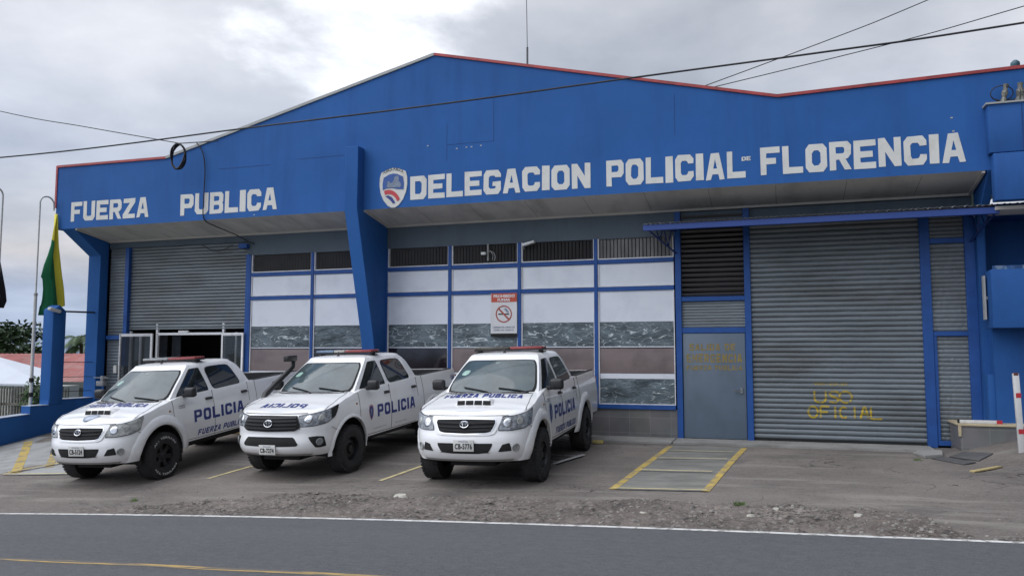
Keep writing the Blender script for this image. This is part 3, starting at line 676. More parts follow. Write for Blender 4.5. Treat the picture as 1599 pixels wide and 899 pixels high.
# masonry plinth below the windows, black void behind everything
bw = MB(); bw.box(-8.5, fx(-2.07), 0.0, 0.2, 0.1, fz(.735)); bw.box(fx(-12.85), -8.81, 0, .2, .1, fz(.735))
plinth = bpart(bw.build('plinth', None))
def tile_mat(name, c1, mortar, w_, h_):
    m = bpy.data.materials.new(name); m.use_nodes = True; nt = m.node_tree; b = nt.nodes['Principled BSDF']
    t = nt.nodes.new('ShaderNodeTexCoord'); mp = nt.nodes.new('ShaderNodeMapping'); mp.inputs['Rotation'].default_value = (R(90), 0, 0)
    nt.links.new(t.outputs['Object'], mp.inputs[0])
    br = nt.nodes.new('ShaderNodeTexBrick'); br.inputs['Scale'].default_value = 1; br.inputs['Brick Width'].default_value = w_; br.inputs['Row Height'].default_value = h_
    br.inputs['Mortar Size'].default_value = 0.006; br.offset = 0
    br.inputs['Color1'].default_value = (*c1, 1); br.inputs['Color2'].default_value = (*[x * .82 for x in c1], 1); br.inputs['Mortar'].default_value = (*mortar, 1)
    nt.links.new(mp.outputs[0], br.inputs['Vector'])
    nz = nt.nodes.new('ShaderNodeTexNoise'); nz.inputs['Scale'].default_value = 2.2; nz.inputs['Detail'].default_value = 8
    nt.links.new(t.outputs['Object'], nz.inputs['Vector'])
    mm = nt.nodes.new('ShaderNodeMix'); mm.data_type = 'RGBA'; mm.blend_type = 'MULTIPLY'; mm.inputs['Factor'].default_value = 0.7
    nt.links.new(br.outputs['Color'], mm.inputs['A']); nt.links.new(nz.outputs['Color'], mm.inputs['B'])
    rp = nt.nodes.new('ShaderNodeHueSaturation'); rp.inputs['Saturation'].default_value = 0.25; rp.inputs['Value'].default_value = 1.5
    nt.links.new(mm.outputs['Result'], rp.inputs['Color']); nt.links.new(rp.outputs[0], b.inputs['Base Color']); b.inputs['Roughness'].default_value = 0.5
    return m
TILEB = tile_mat('plinth_tile', (0.15, 0.14, 0.145), (0.19, 0.185, 0.18), 0.42, 0.31)
plinth.data.materials.append(TILEB)
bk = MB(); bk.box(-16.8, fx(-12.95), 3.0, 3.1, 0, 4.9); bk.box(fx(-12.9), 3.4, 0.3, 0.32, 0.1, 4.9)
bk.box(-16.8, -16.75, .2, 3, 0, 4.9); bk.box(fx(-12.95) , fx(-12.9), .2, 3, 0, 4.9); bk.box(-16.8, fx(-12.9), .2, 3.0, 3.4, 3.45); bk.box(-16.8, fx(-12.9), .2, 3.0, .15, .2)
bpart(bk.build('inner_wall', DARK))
bbox('reception_counter', -15.0, -13.6, 1.6, 2.1, .2, 1.35, mat('dark_wood', (0.05, 0.035, 0.03), rough=.5))
bbox('noticeboard', -14.9, -13.9, 2.94, 2.99, 1.9, 2.35, mat('notice_blue', (0.03, 0.035, 0.08), rough=.5))
pw = MB()
for k in range(2): pw.box(-16.0 + k * 0.45, -15.72 + k * .45, 1.2, 1.23, 1.4, 2.45)
bpart(pw.build('wall_poster', mat('poster_grey', (0.12, 0.14, 0.17), rough=.5, var=.4, vscale=6)))
# ---- roller shutters and ribbed panels
def ribbed(name, x0, x1, z0, z1, pitch, depth, m, y=0.04, parent=None, prof=None, thick=0):
    prof = prof or [(0, 0), (.12, .55), (.3, .92), (.5, 1), (.7, .92), (.86, .5), (.93, -.15), (1, 0)]
    rows = []; n = int(round((z1 - z0) / pitch)); ph = (z1 - z0) / n
    for i in range(n):
        for a, d in prof[:-1] if i < n - 1 else prof:
            nx = 12; zc = z0 + (i + a) * ph
            rows.append([(x0 + (x1 - x0) * k / nx, y - d * depth - (.006 * noise.noise(Vector((x0 + k * .9, i * .7, 3))) + .003 * noise.noise(Vector((k * 2.3, i * 1.9, 8))) if 0 < k < nx else 0), zc + (.004 * noise.noise(Vector((k * .8, i * .35, 1))) if 0 < k < nx else 0)) for k in range(nx + 1)])
    return bpart(MB().grid(rows).build(name, m, weld=False), parent)
rs = ribbed('roller_shutter', fx(-.525), fx(2.66), fz(.19), fz(4.72), 0.098, 0.030, SHUT, y=0.03)
bpart(box('bottom_bar', fx(-.525), fx(2.66), 0.0, 0.05, fz(.145), fz(.19), BLKM), rs)
ls = ribbed('roller_shutter', fx(-16.74), fx(-12.965), fz(2.60), fz(4.80), 0.082, 0.026, SHUT, y=0.07)
bpart(box('bottom_bar', fx(-16.74), fx(-12.965), 0.04, 0.09, fz(2.565), fz(2.60), SHUT), ls)
ribbed('ribbed_panel', fx(-17.45), fx(-16.87), 0.25, fz(2.30), 0.082, 0.016, SHUT, y=0.05)
ribbed('ribbed_panel', fx(-17.45), fx(-16.87), fz(2.41), fz(4.80), 0.082, 0.016, SHUT, y=0.05)
ribbed('ribbed_panel', fx(2.90), fx(3.44), 0.33, fz(2.25), 0.080, 0.016, SHUT, y=0.03)
ribbed('ribbed_panel', fx(2.84), fx(3.44), fz(2.34), fz(4.05), 0.080, 0.016, SHUT, y=0.03)
ribbed('ribbed_panel', fx(2.84), fx(3.44), fz(4.15), fz(4.72), 0.080, 0.016, SHUT, y=0.03)
ribbed('ribbed_panel', fx(-1.945), fx(-.655), fz(2.46), fz(3.02), 0.060, 0.012, SHUT, y=0.03)
lv = MB(); z = fz(3.16)
while z < fz(4.93):
    Mx = Matrix.Translation((0, 0.02, z)) @ Matrix.Rotation(R(-38), 4, 'X')
    lv.box(fx(-1.945), fx(-.655), -0.035, 0.035, -0.004, 0.004, Mx); z += 0.099
bpart(lv.build('louvre', mat('louvre_blade', (0.13, 0.12, 0.12), rough=.6, var=.15)))
# ---- emergency door
dr = bbox('door', fx(-1.935), fx(-.665), -0.02, 0.03, 0.245, fz(2.338), DOORG, bevel=0.004)
hd_ = MB(); hx, hz_ = fx(-.80), 1.19
hd_.box(hx + .02, hx + .06, -0.055, -0.02, hz_ - .05, hz_ + .05); hd_.tube([(hx + .04, -0.05, hz_), (hx + .04, -0.075, hz_), (hx - .10, -0.075, hz_ - .012)], 0.013)
bpart(hd_.build('handle', CHR, smooth=40), dr)
dl, drr = fx(-1.86), fx(-.69)
def doortext(body, z0, z1, xa, xb, bold, y=-0.0235):
    vs_, fs_ = block_word(body, .25)
    bpart(MB().add([(xa + (xb - xa) * a, y, z0 + (z1 - z0) * b_) for a, b_ in vs_], fs_).build('lettering', OLDYEL, weld=False), dr)
doortext('SALIDA DE', fz(1.98), fz(2.12), fx(-1.80), fx(-.86), 0.025)
doortext('EMERGENCIA', fz(1.73), fz(1.91), fx(-1.86), fx(-.73), 0.03)
doortext('FUERZA PUBLICA', fz(1.57), fz(1.67), fx(-1.86), fx(-.73), 0.015)
# stencilled words on the big shutter follow its ribs
def rib_y(z):
    z0, z1 = fz(.19), fz(4.72); n = int(round((z1 - z0) / .098)); ph = (z1 - z0) / n; a = ((z - z0) / ph) % 1
    prof = [(0, 0), (.12, .55), (.3, .92), (.5, 1), (.7, .92), (.86, .5), (.93, -.15), (1, 0)]
    for (a0, d0), (a1, d1) in zip(prof[:-1], prof[1:]):
        if a0 <= a <= a1: return 0.03 - (d0 + (d1 - d0) * (a - a0) / (a1 - a0)) * .030
    return 0.03
def stencil(strokes, w_=0.022):
    mb = MB()
    for s_ in strokes:
        L = sum(math.dist(p, q) for p, q in zip(s_[:-1], s_[1:])); 
        for p, q in zip(s_[:-1], s_[1:]):
            n = max(2, int(math.dist(p, q) / 0.012)); d = Vector((q[0] - p[0], q[1] - p[1])).normalized(); nx = Vector((-d.y, d.x)) * w_ / 2
            for i in range(n):
                if random.random() < 0.06: continue
                a0, a1 = i / n, (i + 1) / n; P = []
                for a, sg in ((a0, 1), (a1, 1), (a1, -1), (a0, -1)):
                    x = p[0] + (q[0] - p[0]) * a + nx.x * sg; z_ = p[1] + (q[1] - p[1]) * a + nx.y * sg
                    P.append((x, rib_y(z_) - 0.009, z_))
                mb.add(P, [(0, 1, 2, 3)])
    return mb
def glyph(ch, x, z, w_, h):
    def P(l): return [(x + a * w_, z + b_ * h) for a, b_ in l]
    rnd = [(.5 + .5 * math.cos(t), .5 + .5 * math.sin(t)) for t in [i * math.pi / 8 for i in range(17)]]
    G = {'U': [[(0, 1), (0, .25), (.15, .05), (.5, 0), (.85, .05), (1, .25), (1, 1)]], 'S': [[(1, .88), (.6, 1), (.15, .92), (.05, .7), (.3, .55), (.8, .42), (.95, .2), (.7, 0), (0, .08)]], 'O': [rnd],
         'F': [[(0, 0), (0, 1), (1, 1)], [(0, .52), (.8, .52)]], 'I': [[(.5, 0), (.5, 1)]], 'C': [[(1, .85), (.6, 1), (.15, .85), (0, .5), (.15, .15), (.6, 0), (1, .15)]],
         'A': [[(0, 0), (.4, 1), (.6, 1), (1, 0)], [(.2, .4), (.8, .4)]], 'L': [[(0, 1), (0, 0), (1, 0)]], 'V': [[(0, 1), (.5, 0), (1, 1)]], 'E': [[(1, 1), (0, 1), (0, 0), (1, 0)], [(0, .5), (.8, .5)]], 'H': [[(0, 0), (0, 1)], [(1, 0), (1, 1)], [(0, .5), (1, .5)]]}
    return [P(s_) for s_ in G[ch]]
# pixel-scale spacing taken from the painted words: USO, then OFICIAL below, small VEHICULOS above
stx = []
for ch, x, w_ in (('U', .62, .20), ('S', .88, .17), ('O', 1.06, .22)): stx += glyph(ch, x, 0.99 + .0, w_, .215)
for ch, x, w_ in (('O', .50, .17), ('F', .72, .16), ('I', .93, .1), ('C', 1.06, .12), ('I', 1.27, .1), ('A', 1.42, .14), ('L', 1.60, .19)): stx += glyph(ch, x, 0.70, w_, .215)
sm = []
for i, ch in enumerate('VEHICULOS'): sm += glyph(ch, .62 + i * .069, 1.315, .045, .045)
bpart(stencil(stx, .036).build('lettering', GOLD, weld=False), rs)
bpart(stencil(sm, .012).build('lettering', GOLD, weld=False), rs)
# ---- entrance: white aluminium frame with two leaves standing open
EN = MB()
ez1 = fz(2.47)
for x in (-15.02, -13.00): EN.box(x - .03, x + .03, 0.05, 0.12, 0.24, ez1 + .25)
EN.box(-15.02, -13.0, 0.05, 0.12, ez1 - .06, ez1 + .0)
EN.box(-15.9, -15.84, 0.06, 0.12, 0.24, ez1 + .05); EN.box(-15.6, -15.55, 0.08, 0.13, 0.24, ez1 - .05)
EN.box(-12.70, -12.65, .12, .16, .24, ez1)
EN.box(-14.35, -14.05, .04, .10, ez1, ez1 + .05)
bpart(EN.build('entrance_frame', ALU, bevel=.004, seg=1))
def leaf(x0, x1, y0, y1):
    d = Vector((x1 - x0, y1 - y0)); L = d.length; an = math.atan2(d.y, d.x)
    Mx = Matrix.Translation((x0, y0, 0)) @ Matrix.Rotation(an, 4, 'Z'); mb = MB(); f = 0.055; zt_ = ez1 - .02
    mb.box(0, f, -.02, .02, .25, zt_, Mx); mb.box(L - f, L, -.02, .02, .25, zt_, Mx)
    mb.box(f, L - f, -.02, .02, zt_ - .07, zt_, Mx); mb.box(f, L - f, -.02, .02, .25, .36, Mx); mb.box(f, L - f, -.02, .02, 1.18, 1.24, Mx)
    o = bpart(mb.build('door', ALU, bevel=.003, seg=1)); o['label'] = 'white framed glass door leaf'
    bpart(MB().box(f, L - f, -.004, .004, .36, zt_ - .07, Mx).build('pane', THIN), o)
THIN = bpy.data.materials.new('clear_glass'); THIN.use_nodes = True
_b = THIN.node_tree.nodes['Principled BSDF']; _b.inputs['Base Color'].default_value = (.06, .07, .075, 1); _b.inputs['Roughness'].default_value = .02
_b.inputs['Alpha'].default_value = .35
leaf(-16.05, -15.06, -0.10, -0.04); leaf(-12.96, -12.28, -0.04, -0.10)
bpart(box('switch_box', fx(-17.15), fx(-17.05), -.03, 0.02, 1.42, 1.62, PLATE))
# ---- fascia lettering: chunky hand cut capitals
def word(body, X0, X1, Z0, Z1, gap=.14, tilt=0.0):
    wd = {'I': .42, 'F': .95, 'L': .98, 'D': 1.0}
    tot = sum(wd.get(c, 1.0) for c in body) + gap * (len(body) - 1); sx = (X1 - X0) / tot
    x = X0; mb = MB()
    for i, c in enumerate(body):
        wl_ = wd.get(c, 1.0) * sx; dzz = random.uniform(-.008, .008)
        vs_, fs_ = curve_mesh([[(x + a * wl_ + random.uniform(-.004, .004), Z0 + dzz + tilt * (x - X0) + b_ * (Z1 - Z0) + random.uniform(-.004, .004)) for a, b_ in sp] for sp in letter(c)], extrude=.0015)
        mb.add([(v[0], FY - .004 + v[2], v[1]) for v in vs_], fs_)
        x += wl_ + gap * sx
    o = bpart(mb.build('lettering', LETT), fas); o['label'] = 'cream painted word ' + body; return o
word('FUERZA', fx(-17.60), fx(-15.06), fz(5.37), fz(5.88), .12)
word('PUBLICA', fx(-14.08), fx(-11.27), fz(5.34), fz(5.87), .12)
word('DELEGACION', fx(-7.77), fx(-3.64), fz(5.355), fz(5.885), .11)
word('POLICIAL', fx(-3.30), fx(-.53), fz(5.35), fz(5.89), .12)
word('DE', fx(-.60), fx(-.43), fz(5.68), fz(5.76), .15)
word('FLORENCIA', fx(-.25), fx(3.30), fz(5.37), fz(5.915), .12)
# shield emblem
SC = (fx(-8.19), fz(5.655)); SW, SH = .335, .435
def shield_pts(k, n=14):
    P = [(-.86, .78), (-.45, .93), (0, 1.0), (.45, .93), (.86, .78), (.97, .5), (.98, .1), (.90, -.25), (.70, -.60), (.38, -.90), (.12, -1.0), (-.12, -1.0), (-.38, -.90), (-.70, -.60), (-.90, -.25), (-.98, .1), (-.97, .5)]
    return [(SC[0] + a * SW * k, SC[1] + b_ * SH * (k if k == 1 else k * .98)) for a, b_ in P]
def flat(poly_list, y, m, name, ext=.003, par=None):
    vs_, fs_ = curve_mesh(poly_list, extrude=ext)
    return bpart(MB().add([(v[0], y + v[2], v[1]) for v in vs_], fs_).build(name, m), par or fas)
emb = flat([shield_pts(1)], FY - .008, LETT, 'emblem', .006)
def S(l): return [(SC[0] + a * SW, SC[1] + b_ * SH) for a, b_ in l]
flat([S([(-.68, .52), (-.3, .66), (0, .70), (.3, .66), (.68, .52), (.76, .2), (.74, -.12), (.35, -.1), (-.1, -.02), (-.5, -.02), (-.74, -.10), (-.76, .2)])], FY - .019, mat('shield_blue', (.035, .10, .33), rough=.6), 'shield_field', .003, emb)
blob = [[(-.45, .05), (-.40, .30), (-.28, .34), (-.2, .22), (-.05, .26), (.05, .36), (.08, .50), (.2, .58), (.38, .56), (.42, .42), (.36, .32), (.50, .24), (.58, .08), (.46, -.02), (.1, 0), (-.3, .0)]]
flat([S(b_) for b_ in blob], FY - .025, mat('shield_grey', (.20, .24, .31), rough=.7, var=.3, vscale=20), 'badge_figure', .002, emb)
def arc(a0, a1, r0, r1, cxx, cyy, n=10):
    o_ = [(cxx + r1 * math.cos(R(a0 + (a1 - a0) * i / n)), cyy + r1 * math.sin(R(a0 + (a1 - a0) * i / n))) for i in range(n + 1)]
    i_ = [(cxx + r0 * math.cos(R(a1 - (a1 - a0) * i / n)), cyy + r0 * math.sin(R(a1 - (a1 - a0) * i / n))) for i in range(n + 1)]
    return S(o_ + i_)
flat([arc(108, 28, .74, .95, -.35, -1.05)], FY - .022, REDV, 'badge_stripe', .002, emb)
flat([S([(-.55, -.42), (-.35, -.38), (-.08, -.48), (.08, -.66), (.16, -.78), (.0, -.80), (-.2, -.62), (-.4, -.50)])], FY - .022, NAVY, 'badge_stripe', .002, emb)
def arct(a, b_):
    t = (a - .5) * 2; return (SC[0] + t * .70 * SW, FY - .0165, SC[1] + (.70 + .155 * b_ + .16 * (1 - t * t)) * SH - .006)
bpart(place_text('FUERZA PUBLICA', arct, 'lettering', BLKM, None, bold=.02), emb)
# faint patch edges and nail holes on the render
nh = MB()
for x, z in ((fx(-6.65), fz(6.43)), (fx(-6.42), fz(6.44)), (fx(-6.30), fz(6.44)), (fx(-6.08), fz(6.45)), (fx(-7.35), fz(6.55)), (fx(3.1), fz(6.2)), (fx(3.12), fz(5.95)), (fx(-11.9), fz(5.24))):
    nh.box(x - .018, x + .018, FY - .004, FY, z - .012, z + .012)
bpart(nh.build('nail_patch', GRYT), fas)
sm_ = MB()
for x0, x1, z0, z1 in ((-12.3, -10.9, 6.20, 6.212), (-6.55, -6.54, 5.95, 6.75), (-5.5, -5.49, 6.3, 7.3), (-6.54, -5.5, 6.295, 6.303), (-10.2, -9.0, 6.27, 6.28), (-1.8, -1.79, 6.1, 6.9)):
    sm_.box(x0, x1, FY - .0025, FY, z0, z1)
bpart(sm_.build('render_seam', mat('dark_blue_seam', (0.014, 0.05, 0.19), rough=.8)), fas)  # thin strips of darker blue along the render seams

# ---- lean-to canopy over the big shutter
CZ = 4.42
cn = MB(); nC = 150; xa, xb = -2.44, 9.0; rows = [[], []]
cpt = []
for i in range(nC * 2 + 1):
    x = xa + (xb - xa) * i / (nC * 2); hz = .016 * math.sin(2 * math.pi * (x - xa) / .094)
    rows[0].append((x, -1.10, CZ + hz + 0.005 * x)); rows[1].append((x, 0.0, CZ + hz + .11 + 0.005 * x))
cn.grid(rows)
canopy = bpart(cn.build('canopy', mat('canopy_sheet', (0.22, 0.23, 0.24), rough=.5, metal=.3, var=.3, vscale=4), smooth=60, solid=.003))
bpart(MB().box(xa, 3.62, -1.07, -.98, CZ - .135, CZ - .022).box(xa, 3.55, -.55, -.50, CZ - .04, CZ + .02).build('beam', mat('beam_paint', (0.018, 0.055, 0.24), rough=.5), bevel=.004, seg=1), canopy)
NAVYF = mat('navy_frame_paint', (0.012, 0.035, 0.16), rough=.5)
for (xo, xi) in ((-2.42, -1.93), (3.62, 3.36)):
    zt0 = CZ - .06; tr = MB()
    A = (xo, -1.0, zt0); Bp = (xi, -.03, zt0 + .05); Cp = (xi, -.03, 3.94)
    tr.tube([A, Bp], .018, 6); tr.tube([A, Cp], .018, 6)
    for t in (.45, .72):
        p = tuple(A[i] + (Cp[i] - A[i]) * t for i in range(3)); q = tuple(A[i] + (Bp[i] - A[i]) * (t - .12) for i in range(3)); q2 = tuple(A[i] + (Bp[i] - A[i]) * (t + .12) for i in range(3))
        tr.tube([p, q], .012, 5); tr.tube([p, q2], .012, 5)
    bpart(tr.build('bracket', NAVYF), canopy)
# roof mast antenna
an_ = MB(); an_.tube([(-6.05, 3, 7.3), (-6.05, 3, 9.9)], .028, 6); an_.tube([(-6.05, 3, 9.85), (-6.09, 3, 12.5)], .011, 5)
tag(an_.build('antenna', mat('antenna_metal', (.12, .12, .13), rough=.5)), 'thin grey whip antenna rising behind the red edged parapet', 'antenna')
# bracket beside the left shutter top
bbox('shutter_motor', fx(-13.15), fx(-12.9), -.12, 0.02, fz(4.62), fz(4.74), BLUEF, bevel=.01)

# ---- things fixed on or leaning at the station
sg = empty('no_smoking_sign', (-5.64, -.06, 2.35)); tag(sg, 'white and red PROHIBIDO FUMAR sign with crossed cigarette on the second window from the pier', 'sign')
def sgp(name, polys, y, m, ext=.002):
    vs_, fs_ = curve_mesh(polys, extrude=ext)
    return MB().add([(v[0], -y + v[2], v[1]) for v in vs_], fs_).build(name, m, sg)
ww, hh = .60, .87
def rect(x0, x1, z0, z1): return [(x0, z0), (x1, z0), (x1, z1), (x0, z1)]
sgp('board', [rect(-.3, .3, .0, hh)], .0, mat('sign_white', (.66, .66, .67), rough=.4), .006)
sgp('header', [rect(-.285, .3, .68, hh - .0)], .010, mat('sign_red', (.50, .075, .035), rough=.4, var=.1, vscale=6))
sgp('footer', [rect(-.3, .3, -.075, -.005)], .002, BLKM)
def circ(cx_, cz_, r, n=36): return [(cx_ + r * math.cos(2 * math.pi * i / n), cz_ + r * math.sin(2 * math.pi * i / n)) for i in range(n)]
sgp('ring', [circ(0, .42, .185), circ(0, .42, .160)], .010, mat('sign_ring', (.38, .07, .05), rough=.4))
sgp('cigarette', [rect(-.125, .125, .405, .428)], .009, BLKM, .0012)
sgp('smoke', [[(.0, .52), (.05, .55), (.09, .50), (.12, .46), (.10, .44), (.06, .46), (.03, .50)]], .009, GREYV, .001)
a_ = .024; sgp('slash', [[(-.13 - a_ / 2, .55 - a_ / 2), (-.13 + a_ / 2, .55 + a_ / 2), (.13 + a_ / 2, .29 + a_ / 2), (.13 - a_ / 2, .29 - a_ / 2)]], .0135, bpy.data.materials['sign_ring'], .0015)
WS = mat('sign_letter_white', (.7, .7, .7), rough=.4)
def st_(body, x0, x1, z0, z1, m, y, bold):
    place_text(body, lambda a, b_: (x0 + (x1 - x0) * a, -y, z0 + (z1 - z0) * b_), 'lettering', m, sg, bold=bold)
st_('PROHIBIDO', -.235, .255, .775, .84, WS, .0135, .04); st_('FUMAR', -.14, .15, .695, .755, WS, .0135, .04)
st_('AMBIENTE LIBRE DE', -.25, .25, .115, .15, GREYV, .010, .02); st_('HUMO DE TABACO', -.23, .23, .055, .09, GREYV, .010, .02)
# flood lamp and camera in the clerestory
fl = empty('flood_lamp', (-5.18 , -.05, 4.24)); tag(fl, 'small white flood lamp at the top of the window right of the no smoking sign', 'lamp')
MB().box(-.01, .27, -.14, -.02, -.025, .03, Matrix.Rotation(R(-14), 4, 'Y')).build('lamp_head', WS, fl, bevel=.012)
MB().tube([(-.02, .06, -.07), (-.02, .0, .0), (.06, -.04, 0)], .012, 6).build('arm', GRYT, fl)
cc = empty('security_camera', (-6.02, -.05, 4.05)); tag(cc, 'white security camera with loose cable on a short pole before the clerestory slats', 'camera')
MB().tube([(.0, .02, -.10), (0, .02, .27)], .022, 8).build('mount', GRYT, cc)
MB().box(-.13, -.02, -.09, -.02, .02, .08).build('camera_body', WS, cc, bevel=.012)
MB().tube([(.0, -.02, .08), (.08, -.03, .10), (.16, -.03, .05), (.19, -.03, -.03), (.17, -.03, -.11)], .008, 6).tube([(.08, -.03, .11), (.14, -.04, .0), (.12, -.03, -.10)], .006, 6).build('cable', GRYT, cc)
# ------------------------------------------------------------------ police pickups
def lerp(a, b, t): return a + (b - a) * t
def tab(T, x):
    if x <= T[0][0]: return T[0][1]
    for (a, fa), (b, fb) in zip(T[:-1], T[1:]):
        if x <= b:
            t = (x - a) / (b - a); t = t * t * (3 - 2 * t) * .5 + t * .5
            return fa + (fb - fa) * t
    return T[-1][1]
class Truck:
    def __init__(s, new):
        s.new = new
        s.L = 5.26 if not new else 5.33; s.W = .885 if not new else .90
        s.vc = .62 if not new else .72; s.n = 2.7 if not new else 2.5
        s.fa = .93 if not new else 1.02
        s.ra = s.fa + 3.085
        s.dv = 0.0 if not new else 0.09           # cab set back a little on the newer body
        if not new:
            s.F = [(.38, .13), (.46, .045), (.56, .0), (.70, .005), (.78, .03), (.82, .05), (.95, .085), (1.03, .13), (1.08, .20), (1.4, .22)]
        else:
            s.F = [(.38, .16), (.44, .06), (.52, .0), (.62, .0), (.70, .03), (.76, .05), (.82, .045), (.95, .07), (1.05, .14), (1.10, .20), (1.4, .22)]
        s.Wt = [(.38, .93), (.50, .965), (.62, .985), (.85, 1.0), (1.0, .995), (1.15, .975), (1.28, .945), (1.40, .925)]
        s.Hb = [(.0, 1.02), (.15, 1.04), (.35, 1.085), (.6, 1.14), (1.0, 1.225), (1.25, 1.275), (1.5, 1.315), (2.4, 1.335), (3.4, 1.365), (5.3, 1.39)]
        s.crown = [(.0, .03), (.3, .045), (.9, .065), (1.2, .04), (1.5, 0), (5.3, 0)]
        s.bot = [(0, .40), (.3, .40), (.5, .42), (1.4, .50), (3.5, .52), (3.7, .56), (4.9, .60), (5.3, .58)]
        # plan outline, half
        P = []
        for i in range(19):
            t = math.pi / 2 * i / 18
            P.append((s.W * math.sin(t) ** (2 / s.n), s.vc * (1 - math.cos(t) ** (2 / s.n))))
        P[0] = (0, 0)
        k = 44
        for i in range(1, k + 1): P.append((s.W, lerp(s.vc, s.L - .12, i / k)))
        for i in range(1, 7):
            t = math.pi / 2 * i / 6
            P.append((s.W - .12 + .12 * math.cos(t), s.L - .12 + .12 * math.sin(t)))
        for i in range(1, 7): P.append(((s.W - .12) * (1 - i / 6), s.L))
        # resample the nose finer by arc length
        s.P = P; s.S = [0]
        for a, b in zip(P[:-1], P[1:]): s.S.append(s.S[-1] + math.dist(a, b))
        s.Sc = s.S[18]
    def plan(s, q):
        q = abs(q)
        for i in range(len(s.S) - 1):
            if q <= s.S[i + 1]:
                t = (q - s.S[i]) / (s.S[i + 1] - s.S[i]); a, b = s.P[i], s.P[i + 1]
                return lerp(a[0], b[0], t), lerp(a[1], b[1], t)
        return s.P[-1]
    def pt(s, q, z):
        u, v = s.plan(q)
        fade = max(0, 1 - v / s.vc)
        return u * tab(s.Wt, z), v + tab(s.F, z) * fade ** .8
    def f(s, q, z, off=0.0):
        """surface point at arc distance q from the nose centre, height z, pushed out by off"""
        sg = 1 if q >= 0 else -1; q = abs(q)
        u, v = s.pt(q, z); u2, v2 = s.pt(q + .01, z); u1, v1 = s.pt(max(q - .01, 0), z)
        t = Vector((u2 - u1, v2 - v1)); t = t.normalized() if t.length > 1e-6 else Vector((1, 0))
        n = Vector((t.y, -t.x))
        return (sg * (u + n.x * off), v + n.y * off, z)
    def side(s, v, z, off=0.0): return (s.W * tab(s.Wt, z) + off, v, z)
    def H(s, u, v): return tab(s.Hb, v) + tab(s.crown, v) * (1 - min(1, (u / .84) ** 2))
    def top(s, u, v, off=0.0): return (u, v, s.H(u, v) + off)
    # greenhouse
    def vA(s, t): return lerp(1.22, 1.93, t) + s.dv
    def vR(s, t): return lerp(3.52, 3.27, t) + s.dv - .11 * max(0, (t - .7) / .3) ** 2
    def cz(s, t, v): 
        zb = tab(s.Hb, v) - .03; return lerp(zb, 1.80, t)
    def cside(s, t, v, off=0.0):
        p = (v - s.vA(t)) / (s.vR(t) - s.vA(t)); p = min(max(p, 0), 1)
        g = min(1, p * 5) * min(1, (1 - p) * 7); g = g * g * (3 - 2 * g)
        u = lerp(.765, .585, t ** 1.2) + g * lerp(.045, .045, t)
        return (u + off, v, s.cz(t, v) + off * .3)
    def shield(s, a, t, off=0.0):
        u = a * lerp(.765, .585, t ** 1.2)
        v = lerp(.98, 1.80, t) + a * a * lerp(.24, .13, t) + s.dv - .025 * math.sin(math.pi * t) * (1 - a * a)
        z = s.cz(t, s.vA(t))
        return (u, v - off * .75, z + off * .66)

def patch(fn, top, bot, rows, cols, rnd=0.0):
    """loft between two polylines in parameter space and map through fn"""
    def samp(P, t):
        n = len(P) - 1; x = t * n; i = min(int(x), n - 1); w = x - i
        return (lerp(P[i][0], P[i + 1][0], w), lerp(P[i][1], P[i + 1][1], w))
    g = []
    for j in range(rows + 1):
        r_ = []
        for i in range(cols + 1):
            a = 2 * i / cols - 1; b = 2 * j / rows - 1
            a2 = a * (1 - rnd * abs(b) ** 7); b2 = b * (1 - rnd * abs(a) ** 7)
            t = (a2 + 1) / 2; k = (b2 + 1) / 2
            p, q = samp(top, t), samp(bot, t)
            r_.append(fn(lerp(q[0], p[0], k), lerp(q[1], p[1], k)))
        g.append(r_)
    return g

